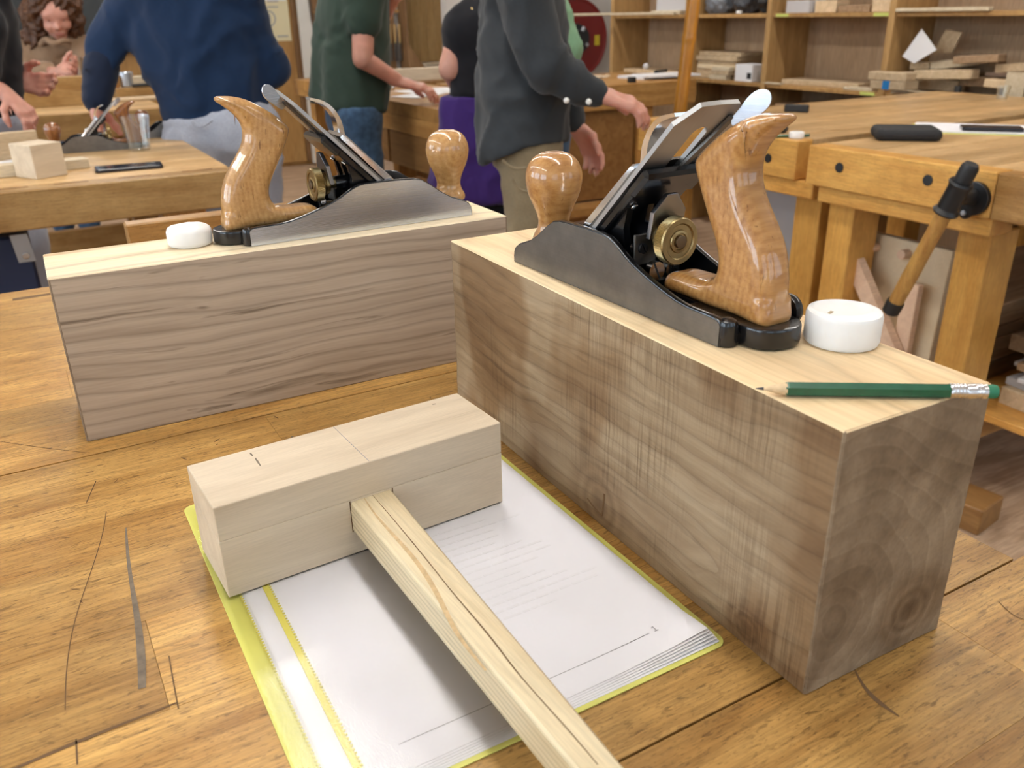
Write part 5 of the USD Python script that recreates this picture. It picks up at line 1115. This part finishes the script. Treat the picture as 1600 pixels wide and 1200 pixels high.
s, t = onbench(1565, 156); gb = rt('glass_tumbler', 'small clear glass on the back edge of the right workbench', 'glass', s=s, t=t); part(gb, 'glass', lathe([(0, .0003), (.018, .0003), (.024, .05), (.0225, .05), (.0165, .006), (0, .006)], 24), M['glass'], 40)
s, t = onbench(1290, 176)
# under the near right bench
x = rt('panel', 'pale panel with two round pegs leaning under the near right workbench', 'panel', s=1.975, t=1.263, z=-.5997, ry=3)
part(x, 'sheet', bx(0, 0, 0, .03, .262, .36, .002), M['ply'])
for y, z in ((.218, .325), (.122, .327)): part(x, 'peg', disc((-.03, y, z), (-.001, y, z), .0125, .002, 18), M['pink_wood'], 30)
x = rt('strip', 'pinkish beech strip leaning diagonally against the pegged panel', 'wood strip', s=1.903, t=1.29, z=-.5997)
part(x, 'piece', hull([(a, y + dy, z) for a in (0, .028) for y, z, dy in ((.225, .335, -.017), (.225, .315, .017), (-.02, .02, -.018), (-.02, .0, .018), (.205, .34, .0))]), M['pink_wood'])
x = rt('strip', 'upright pinkish beech strip beside the pegged panel', 'wood strip', s=1.936, t=1.30, z=-.5997); part(x, 'piece', bx(0, 0, 0, .022, .045, .27, .002), M['pink_wood'])
rnd = random.Random(31)
z = -.5997
bl = ('thick pale batten end', 'greyish board', 'thin white sheet', 'second thin white sheet', 'brown board', 'short dark block', 'pinkish batten', 'wide grey board')
for k in range(8):
    h = (.045, .02, .012, .012, .02, .04, .03, .02)[k]; x = rt('shelf_offcut', '%s stacked right of the leg under the near right bench' % bl[k], 'board', s=2.02 + rnd.uniform(0, .15), t=.95, z=z, rz=rnd.uniform(-6, 8))
    part(x, 'plank', bx(0, 0, 0, rnd.uniform(.5, .8), rnd.uniform(.10, .16), h, .002), M[('offcut', 'grey_card', 'white_card', 'white_card', 'offcut_brown', 'offcut_brown', 'pink_wood', 'grey_card')[k]]); z += h + .022 * (k > 3) + .001
z = -.5997
for k in range(5):
    h = (.05, .03, .04, .03, .06)[k]; x = rt('shelf_offcut', '%s stacked behind the pegged panel' % ('lowest plank', 'second plank', 'third plank', 'fourth plank', 'top plank')[k], 'board', s=2.10, t=1.19, z=z, rz=rnd.uniform(-3, 3)); part(x, 'plank', bx(0, 0, 0, .7, .30, h, .002), M['offcut_brown']); z += h + .001
x = rt('cable_coil', 'dark coiled cable lying on the planks under the near right bench', 'cable', s=2.25, t=1.36, z=z); an = np.linspace(0, 25, 140)
part(x, 'cable', tube(np.c_[.09 * np.cos(an) * (1 + .06 * np.sin(an * .31)), .07 * np.sin(an), .008 + .0022 * an], .006, 8), M['rubber'], 40)
q = unz(1520, 828, FLOOR); x = rt('wood_offcut', 'small brown block lying on the floor beyond the nearer timber block', 'wood block', s=q @ E1, t=q @ E2, z=FLOOR, rz=8); part(x, 'piece', bx(-.02, -.02, .0003, .09, .08, .07, .003), M['drawer_brown'])

# ------------------------------------------------------------------ people
def unit(v): v = np.asarray(v, float); return v / np.linalg.norm(v)
def hand_prims(w, d, n, thumb, curl=.5, size=1.0, spread=.0):
    """wrist w, finger direction d, palm normal n (fingers close towards n), thumb = side the thumb leaves from"""
    d, n = unit(d), unit(n); n = unit(n - d * (n @ d)); th = unit(np.cross(d, n)); th = th if th @ np.asarray(thumb, float) > 0 else -th
    P = []; S = size
    kn = [w + d * (.088 - .004 * abs(i - 1)) * S + th * (.030 - .0195 * i) * S for i in range(4)]
    for i, k in enumerate(kn): P.append(cap(w + th * (.014 - .009 * i) * S + d * .008 * S, k, .0145 * S, .0105 * S))
    P.append(cap(w - d * .03 * S, w + d * .03 * S, .024 * S, .026 * S, (n, 1.45)))
    L = (.072, .080, .074, .058)
    for i, k in enumerate(kn):
        p, a = k, 0.0; dd = unit(d + th * spread * (1.5 - i))
        for j, fr in enumerate((.45, .31, .24)):
            a += curl * (.75, 1.0, .75)[j] * (1 + .12 * i); v = dd * math.cos(a) + n * math.sin(a); e = p + v * L[i] * fr * S
            P.append(cap(p, e, (.0095 - .0009 * j) * S, (.0088 - .0011 * j) * S)); p = e
    b0 = w + d * .022 * S + th * .022 * S; b1 = b0 + unit(d * .55 + th * .75 + n * .35) * .042 * S; b2 = b1 + unit(d * .85 + th * .25 + n * .55) * .032 * S; b3 = b2 + unit(d * .9 + n * .5) * .024 * S
    P += [cap(b0, b1, .0155 * S, .0115 * S), cap(b1, b2, .0112 * S, .0098 * S), cap(b2, b3, .0098 * S, .008 * S)]
    return P
def limb(a, b, ra, rb, flat=None): return cap(a, b, ra, rb, flat)
def person(label, J, f, hands, cat_='person', group=None):
    """J: joints; builds the continuous body; returns the thing"""
    t = thing('person', label, cat_)
    f = unit(f); up = np.array([0, 0, 1.0]); T = J.get
    sl, sr, hl, hr = J['sl'], J['sr'], J['hl'], J['hr']
    ms = (sl + sr) / 2; mh = (hl + hr) / 2
    P = [cap(ms * .8 + sl * .2 - up * .03, mh * .6 + hl * .4, .062, .055, (f, 1.25)), cap(ms * .8 + sr * .2 - up * .03, mh * .6 + hr * .4, .062, .055, (f, 1.25)),
         cap(sl * .85 + ms * .15, sr * .85 + ms * .15, .045, .045), cap(hl, hr, .06), cap(ms, J['neck'], .06, .052), cap(J['neck'], J['head'] - up * .05, .052, .05)]
    for s in 'lr':
        P += [limb(J['s' + s], J['e' + s], .046, .040), limb(J['h' + s], J['k' + s], .068, .05), limb(J['k' + s], J['a' + s], .048, .034),
              cap(J['a' + s] - up * .03 - f * .04, J['a' + s] - up * .035 + f * .13, .034, .028)]
    H = J['head']; hf = unit(J.get('look', f)); sd_ = unit(np.cross(hf, up)); hu = unit(np.cross(sd_, hf))
    hp = [cap(H + hu * .025 - hf * .022, H + hu * .03 + hf * .02, .082, .078), cap(H - hu * .04 + hf * .03, H - hu * .075 + hf * .045, .058, .036), cap(H + hf * .09 + hu * .005, H + hf * .105 - hu * .022, .011, .013),
          cap(H + hf * .062 - hu * .02 - sd_ * .035, H + hf * .068 - hu * .03 + sd_ * .035, .03), cap(H + hf * .075 + hu * .032 - sd_ * .04, H + hf * .075 + hu * .032 + sd_ * .04, .019),
          cap(H + hf * .083 - hu * .058 - sd_ * .014, H + hf * .083 - hu * .058 + sd_ * .014, .012)]
    for q in (-1, 1): hp.append(cap(H + sd_ * q * .082 + hu * .018, H + sd_ * q * .080 - hu * .018, .014, .011, (sd_, 1.7)))
    body = [blob(P, .025, .014), blob(hp, .018, .0055)]
    for s in 'lr':
        W = J['w' + s]; E = J['e' + s]; hd = hands.get(s)
        Q = [limb(E, W + (E - W) * .12, .036, .026)]
        if hd: Q += hand_prims(W, *hd)
        body.append(blob(Q, .010, .0042))
    part(t, 'body', cat(*body), M['skin'], True, label='skin of head, arms and hands')
    for q in (-1, 1): part(t, 'eye', trimesh.creation.icosphere(2, .0095).apply_translation(H + hf * .083 + hu * .012 + sd_ * q * .031), M['eye'], True)
    part(t, 'mouth', xf(trimesh.creation.icosphere(2, 1.0).apply_transform(np.vstack([np.c_[np.c_[sd_ * .021, hf * .006, hu * .0055], H + hf * .092 - hu * .058], [0, 0, 0, 1]]))), M['lips'], True)
    return t
def torso_cloth(J, f, infl, drop=.05, sleeves=(0, 0), flat=1.12, waist=None, r=.09, sr=(.058, .052, .048), hipr=None):
    f = unit(f); up = np.array([0, 0, 1.0]); sl, sr_, hl, hr = J['sl'], J['sr'], J['hl'], J['hr']; ms = (sl + sr_) / 2; mh = (hl + hr) / 2; hipr = hipr or r
    dn = unit(mh - ms) * drop
    P = [cap(ms * .75 + sl * .25, mh * .45 + hl * .55 + dn, r + infl, hipr + infl, (f, flat)), cap(ms * .75 + sr_ * .25, mh * .45 + hr * .55 + dn, r + infl, hipr + infl, (f, flat)),
         cap(sl * .9 + ms * .1, sr_ * .9 + ms * .1, .058 + infl, .058 + infl), cap(ms, J['neck'] - up * .02, .075 + infl, .058)]
    for s, fr in zip('lr', sleeves):
        S, E, W = J['s' + s], J['e' + s], J['w' + s]
        if fr <= 0: continue
        if fr <= 1: P.append(cap(S, S + (E - S) * fr, sr[0], sr[1]))
        else: P += [cap(S, E, sr[0], sr[1]), cap(E, E + (W - E) * (fr - 1), sr[1], sr[2])]
    return P
def legs_cloth(J, infl, ra=.098, rk=.075, ran=.06):
    P = [cap(J['hl'], J['hr'], .095 + infl)]
    for s in 'lr': P += [cap(J['h' + s], J['k' + s], ra + infl, rk + infl), cap(J['k' + s], J['a' + s] + np.array([0, 0, .03]), rk + infl, ran)]
    return P
def shoes(t, J, f):
    f = unit(f)
    for s in 'lr': part(t, 'shoe', blob([cap(J['a' + s] - np.array([0, 0, .02]), J['a' + s] - np.array([0, 0, .035]) + f * .05, .042, .04), cap(J['a' + s] - np.array([0, 0, .045]) - f * .04, J['a' + s] - np.array([0, 0, .05]) + f * .17, .034, .03)], .03, .014), M['shoe'], True)
def hair_cap(t, J, mt, extra=(), f=None, rough=.012):
    H = J['head']; up = np.array([0, 0, 1.0]); hf = unit(J.get('look', f))
    part(t, 'hair', blob([cap(H + up * .045 - hf * .035, H + up * .05 - hf * .01, .090, .086), cap(H - hf * .05 + up * .02, H - hf * .055 - up * .05, .075, .06)] + list(extra), .03, .009, rough=rough, freq=30), mt, True)
def standing(hl, hr, f, toe=0.0, spread=.0):
    f = unit(f); J = {}
    for s, h in (('l', hl), ('r', hr)):
        J['h' + s] = h; J['a' + s] = np.array([h[0], h[1], FLOOR + .085]); J['k' + s] = (h + J['a' + s]) / 2 + f * .02
    return J
def below(z0): return lambda p: z0 - p[:, 2]       # keeps what lies above z0
def above_(z0): return lambda p: p[:, 2] - z0
def plane_clip(pt, nrm): nrm = unit(nrm); return lambda p: (p - pt) @ nrm
UPV = np.array([0, 0, 1.0])

# navy sweater, leaning on the left bench, seen from behind
Y = 2.72
f = unit(np.array([-.25, 1, 0]))
J = standing(at(324, 222, Y), at(374, 212, Y), f)
J['kl'] = at(350, 420, Y + .05); J['kr'] = at(395, 420, Y + .02); J['al'] = np.array([*J['kl'][:2], FLOOR + .085]); J['ar'] = np.array([*J['kr'][:2], FLOOR + .085])
J.update(sl=at(222, -22, Y), sr=at(368, -22, Y), neck=at(292, -75, Y + .05), head=at(282, -120, Y + .12), el=at(162, 84, Y - .02), wl=at(150, 160, Y - .10), er=at(424, 106, Y + .05), wr=at(386, 148, Y + .03), look=unit([-.4, 1, -.5]))
t = person('person in a navy sweater and grey trousers leaning over the left workbench, seen from behind', J, f, {'l': (unit([-.05, -.05, -1]), unit([1, .2, 0]), (0, 1, 0), .55), 'r': (unit([-.6, .5, -.5]), unit([-.3, 1, 0]), (0, 0, 1), .3)})
P = torso_cloth(J, f, .022, .0, (1.32, 1.93), r=.094, sr=(.062, .047, .036)) + [cap(at(250, 60, Y), at(306, 165, Y), .085, .10, (f, 1.1)), cap(at(345, 40, Y), at(362, 130, Y), .095, .095, (f, 1.1)), cap(at(300, -10, Y), at(335, 150, Y), .12, .12, (f, 1.2)), cap(at(212, -5, Y), at(164, 66, Y), .062, .050)]
hem = plane_clip(at(345, 190, Y), unit(np.array([.30, 0, -1.0])))
def hemc(p): return np.where(p[:, 0] > at(236, 0, Y)[0], hem(p), -1)
part(t, 'sweater', blob(P, .03, .011, hemc, .014, 8, 3), M['navy'], True)
part(t, 'cuff', blob([cap(J['el'] + (J['wl'] - J['el']) * .22, J['wl'] - (J['wl'] - J['el']) * .06, .049, .040)], .01, .008, rough=.003), M['navy_dark'], True, label='darker ribbed cuff')
part(t, 'trousers', blob(legs_cloth(J, .01, .115, .085), .05, .013, above_(at(345, 168, Y)[2] + .05), .011, 9, 5), M['greypants'], True)
part(t, 'pocket', tube(curve([at(300, 190, Y - .145), at(312, 198, Y - .15), at(332, 188, Y - .15)], 12), .004, 6), M['greypants'], 40)
shoes(t, J, f); hair_cap(t, J, M['hair_dark'], f=f)

# dark green t-shirt and jeans
Y = 3.62; f = unit(E1 * .9 - E2 * .1)
J = standing(at(545, 180, Y + .05), at(560, 182, Y - .12), f)
J.update(sl=at(545, -28, Y + .13), sr=at(567, -18, Y - .13), neck=at(566, -70, Y), head=at(585, -120, Y), er=at(567, 92, Y - .2), wr=at(625, 128, Y - .12), el=at(590, 40, Y + .2), wl=at(615, -2, Y + .12), look=unit(f + np.array([0, 0, -.5])))
t = person('person in a dark green t-shirt and blue jeans reaching for papers on a bench', J, f, {'r': (unit([1, .1, -.25]), unit([0, .1, -1]), (0, 1, 0), .35, 1.05), 'l': (unit([.8, -.3, .5]), unit([0, 0, -1]), (1, 0, 0), .5)})
P = torso_cloth(J, f, .018, .03, (.5, .46), flat=.92, r=.10, sr=(.075, .064, .06)) + [cap(at(525, 30, Y), at(515, 145, Y), .075, .085), cap(at(565, 30, Y), at(570, 150, Y), .085, .085)]
part(t, 't_shirt', blob(P, .035, .013, plane_clip(at(545, 166, Y), unit([-.12, 0, -1.0])), .012, 8, 7), M['greentee'], True)
part(t, 'jeans', blob(legs_cloth(J, -.006, .09, .074), .04, .014, above_(at(560, 160, Y)[2]), .005, 9, 9), M['jeans'], True)
shoes(t, J, f); hair_cap(t, J, M['hair_dark'], f=f)

# black t-shirt, purple apron, seen from behind
Y = 3.02; f = unit(np.array([.25, 1, 0]))
J = standing(at(720, 185, Y), at(775, 185, Y), f)
J.update(sl=at(724, 42, Y), sr=at(785, 35, Y), neck=at(752, 8, Y + .02), head=at(755, -62, Y + .06), el=at(703, 108, Y - .02), wl=at(722, 148, Y + .16), er=at(795, 105, Y + .03), wr=at(788, 150, Y + .14), look=unit([.2, 1, -.4]))
t = person('person in a black t-shirt and purple apron standing at the paper-strewn bench', J, f, {'l': (unit([.2, 1, -.2]), unit([0, 0, -1]), (1, 0, 0), .4), 'r': (unit([0, 1, -.2]), unit([0, 0, -1]), (-1, 0, 0), .4)})
part(t, 't_shirt', blob(torso_cloth(J, f, .01, .0, (.34, .34), r=.066, sr=(.052, .056, .05), hipr=.062), .03, .012, below(at(740, 153, Y)[2]), .006, 9, 11), M['blacktee'], True)
part(t, 'apron', blob([cap(at(722, 158, Y), at(716, 330, Y), .075, .115, (f, 1.1)), cap(at(762, 158, Y), at(762, 330, Y), .075, .115, (f, 1.1))], .05, .013, lambda p: np.maximum(p[:, 2] - at(740, 150, Y)[2], at(740, 312, Y)[2] - p[:, 2]), .012, 8, 13), M['purple'], True)
part(t, 'necklace', tube(curve([at(736, 12, Y - .06), at(745, 20, Y - .065), at(757, 20, Y - .06)], 12), .003, 6), M['brass'], 40)
part(t, 'leggings', blob(legs_cloth(J, -.01), .05, .015, above_(at(740, 296, Y)[2])), M['blacktee'], True)
shoes(t, J, f); hair_cap(t, J, M['hair_dark'], f=f)

# charcoal shirt and khaki trousers, walking to the right
Y = 2.38; f = unit(np.array([1, -.05, 0]))
J = standing(at(815, 225, Y + .045), at(826, 225, Y - .055), f)
J['kr'] = at(828, 420, Y - .09); J['ar'] = np.array([*at(815, 420, Y - .09)[:2], FLOOR + .085]); J['kl'] = at(850, 420, Y + .08); J['al'] = np.array([*at(880, 420, Y + .08)[:2], FLOOR + .085])
J.update(sl=at(812, -25, Y + .16), sr=at(818, -20, Y - .15), neck=at(822, -75, Y), head=at(835, -150, Y), er=at(852, 104, Y - .17), wr=at(938, 148, Y - .13), el=at(872, 110, Y + .2), wl=at(900, 198, Y + .18))
t = person('person in a charcoal shirt and khaki trousers walking past, right arm stretched forward', J, f, {'r': (unit([1, .05, -.30]), unit([-.1, .25, -1]), (0, 1, .4), .42, 1.0), 'l': (unit([.55, 0, -.8]), unit([-.5, -.6, -.4]), (.5, -.8, .1), .4, .95)})
P = torso_cloth(J, f, .012, .02, (1.88, 1.9), flat=.95, r=.088, sr=(.060, .046, .033)) + [cap(at(790, 20, Y), at(784, 235, Y), .062, .066), cap(at(838, 20, Y), at(846, 215, Y), .07, .068), cap(at(824, 0, Y - .16), at(850, 100, Y - .175), .060, .048), cap(at(850, 100, Y - .175), at(915, 140, Y - .145), .046, .034), cap(at(815, 60, Y), at(815, 225, Y), .09, .10, (f, .95)), cap(at(812, 150, Y - .05), at(812, 232, Y - .055), .09, .108), cap(at(812, 150, Y + .05), at(812, 232, Y + .055), .09, .105)]
hemp = at(820, 222, Y)
part(t, 'shirt', blob(P, .025, .010, lambda p: hemp[2] - .012 + np.clip((p[:, 0] - hemp[0] + .04) * .45, -.06, .02) - p[:, 2] , .012, 9, 15), M['charcoal'], True)
for px, py in ((885, 157), (920, 159)): part(t, 'button', xf(trimesh.creation.icosphere(2, .0075), at(px, py, Y - .20)), M['button'], True)
part(t, 'cuff', blob([cap(at(914, 142, Y - .14), at(930, 146, Y - .132), .037, .034)], .01, .006), M['charcoal'], True)
part(t, 'trousers', blob(legs_cloth(J, -.012, .088, .072),   .03, .013, above_(hemp[2] + .03), .010, 9, 17), M['khaki'], True)
for k, pl in enumerate(([(785, 250), (800, 262), (822, 262)], [(800, 280), (812, 296), (832, 300)])): part(t, 'pocket_seam', tube(curve([at(a, b_, Y - .19) for a, b_ in pl], 10), .004, 6), M['khaki'], 40)
shoes(t, J, f); hair_cap(t, J, M['hair_dark'], f=f)

# light green fleece, half hidden behind the charcoal shirt
Y = 3.15; f = unit(np.array([.9, .4, 0]))
J = standing(at(835, 200, Y), at(845, 200, Y - .15), f)
J.update(sl=at(816, -10, Y + .16), sr=at(850, -5, Y - .12), neck=at(835, -60, Y), head=at(842, -120, Y), er=at(878, 76, Y - .1), wr=at(866, 118, Y + .05), el=at(850, 90, Y + .2), wl=at(870, 130, Y + .2))
t = person('person in a light green fleece mostly hidden behind the charcoal shirt', J, f, {'r': (unit([-.3, .9, 0]), unit([0, 0, -1]), (-1, 0, 0), .5), 'l': (unit([1, .3, 0]), unit([0, 0, -1]), (0, 1, 0), .5)})
part(t, 'fleece', blob(torso_cloth(J, f, .012, .0, (1.95, 1.95), flat=.95, r=.085, sr=(.068, .060, .05)), .03, .012, below(at(840, 175, Y)[2]), .012, 9, 19), M['mint'], True)
part(t, 'trousers', blob(legs_cloth(J, .0), .04, .015, above_(at(840, 165, Y)[2])), M['jeans'], True)
shoes(t, J, f); hair_cap(t, J, M['hair_dark'], f=f)

# woman at the far bench, long curly brown hair
Y = 4.85; f = unit(np.array([.35, -1, 0]))
J = standing(at(62, 190, Y), at(105, 190, Y), f)
J.update(sr=at(42, 72, Y), sl=at(124, 76, Y), neck=at(82, 56, Y), head=at(88, 24, Y - .07), er=at(34, 116, Y - .12), wr=at(92, 112, Y - .36), el=at(140, 116, Y - .1), wl=at(124, 106, Y - .32), look=unit([.42, -1, -.42]))
t = person('person with long curly brown hair and beige shirt looking down at the far bench', J, f, {'r': (unit([1, -.1, .15]), unit([0, -.6, .5]), (0, 0, 1), .75), 'l': (unit([-1, -.2, .1]), unit([0, .3, -1]), (0, -1, 0), .7)})
part(t, 'shirt', blob(torso_cloth(J, f, .014, .0, (1.7, 1.7), r=.088, sr=(.064, .056, .048)), .03, .012, None, .014, 10, 21), M['beige'], True)
part(t, 'collar', tube(curve([at(64, 70, Y - .11), at(72, 62, Y - .14), at(84, 68, Y - .17), at(100, 64, Y - .15), at(110, 66, Y - .11)], 16), .014, 8), M['beige'], 40)
part(t, 'trousers', blob(legs_cloth(J, .0), .04, .016), M['jeans'], True)
H = J['head']; lk = unit(J['look'])
ex = [cap(at(62, 10, Y), at(54, 60, Y - .05), .062, .060), cap(at(60, 25, Y + .05), at(66, 62, Y + .05), .08, .06), cap(at(110, 12, Y), at(116, 48, Y - .02), .045, .045), cap(at(82, -4, Y + .02), at(98, -2, Y + .02), .085, .08), cap(at(70, 0, Y - .07), at(60, 30, Y - .08), .045, .045), cap(at(108, 2, Y - .05), at(114, 30, Y - .06), .035, .035)]
sd2 = unit(np.cross(lk, UPV)); hu2 = unit(np.cross(sd2, lk))
ex += [cap(H + hu2 * .082 + lk * .035 - sd2 * .055, H + hu2 * .088 + lk * .03 + sd2 * .05, .042), cap(H + hu2 * .06 + lk * .05 + sd2 * .05, H + lk * .03 + sd2 * .088, .026), cap(H + hu2 * .06 + lk * .05 - sd2 * .05, H + lk * .03 - sd2 * .088, .026), cap(H + hu2 * .075 - lk * .01 - sd2 * .03, H + hu2 * .075 - lk * .01 + sd2 * .03, .062), cap(H + hu2 * .05 + lk * .02 - sd2 * .075, H - hu2 * .07 - sd2 * .085, .032, .03), cap(H + hu2 * .05 + lk * .02 + sd2 * .075, H - hu2 * .07 + sd2 * .085, .032, .03)]
part(t, 'hair', blob([cap(H + hu2 * .05 - lk * .05, H - lk * .07 - UPV * .02, .092, .09)] + ex, .03, .008, rough=.022, freq=24), M['hair'], True)
shoes(t, J, f)
p = (J['wr'] + J['wl']) / 2; q = at(128, 118, Y - .36)
x = thing('glass_tumbler', 'small shiny metal-rimmed cup held by the person with curly hair', 'cup', (q[0], q[1], q[2])); part(x, 'glass', lathe([(0, 0), (.028, 0), (.034, .085), (.032, .085), (.026, .006), (0, .006)], 24), M['chrome'], 40)

# black t-shirt at the left edge: torso edge and two hands
Y = 3.02; f = unit(E1 * .95 - E2 * .1)
J = standing(at(-32, 200, Y + .1), at(-26, 200, Y - .08), f)
J.update(sl=at(-42, 20, Y + .18), sr=at(-36, 40, Y - .14), neck=at(-20, -30, Y), head=at(-5, -95, Y), er=at(-40, 128, Y - .16), wr=at(12, 148, Y - .16), el=at(-30, 122, Y + .14), wl=at(26, 128, Y + .04), look=unit(f + np.array([0, 0, -.6])))
t = person('person in a black t-shirt at the left edge, both hands held over the bench', J, f, {'l': (unit([1, 0, -.12]), unit([.1, -.9, .25]), (0, .1, 1), .38, 1.0), 'r': (unit([.75, -.2, -.75]), unit([-.5, .2, -.6]), (.3, -.9, .2), .5, .9)})
part(t, 't_shirt', blob(torso_cloth(J, f, .014, .05, (.7, .7), flat=.9, r=.095, sr=(.072, .072, .06)) + [cap(at(-15, 80, Y), at(-8, 185, Y), .07, .07), cap(at(-7, 85, Y), at(-3, 180, Y), .05, .055)], .04, .012, below(at(10, 194, Y)[2]), .006, 9, 23), M['blacktee'], True)
part(t, 'trousers', blob(legs_cloth(J, .012, .11), .04, .014, above_(at(0, 180, Y)[2]), .004), M['greypants'], True)
wv_ = unit(J['wl'] - J['el']); part(t, 'watch_strap', along([(.030, -.009), (.034, -.009), (.034, .009), (.030, .009), (.030, -.009)], J['wl'] - wv_ * .005, wv_, 28), M['rubber'], 30, label='black watch strap')
shoes(t, J, f); hair_cap(t, J, M['hair_dark'], f=f)
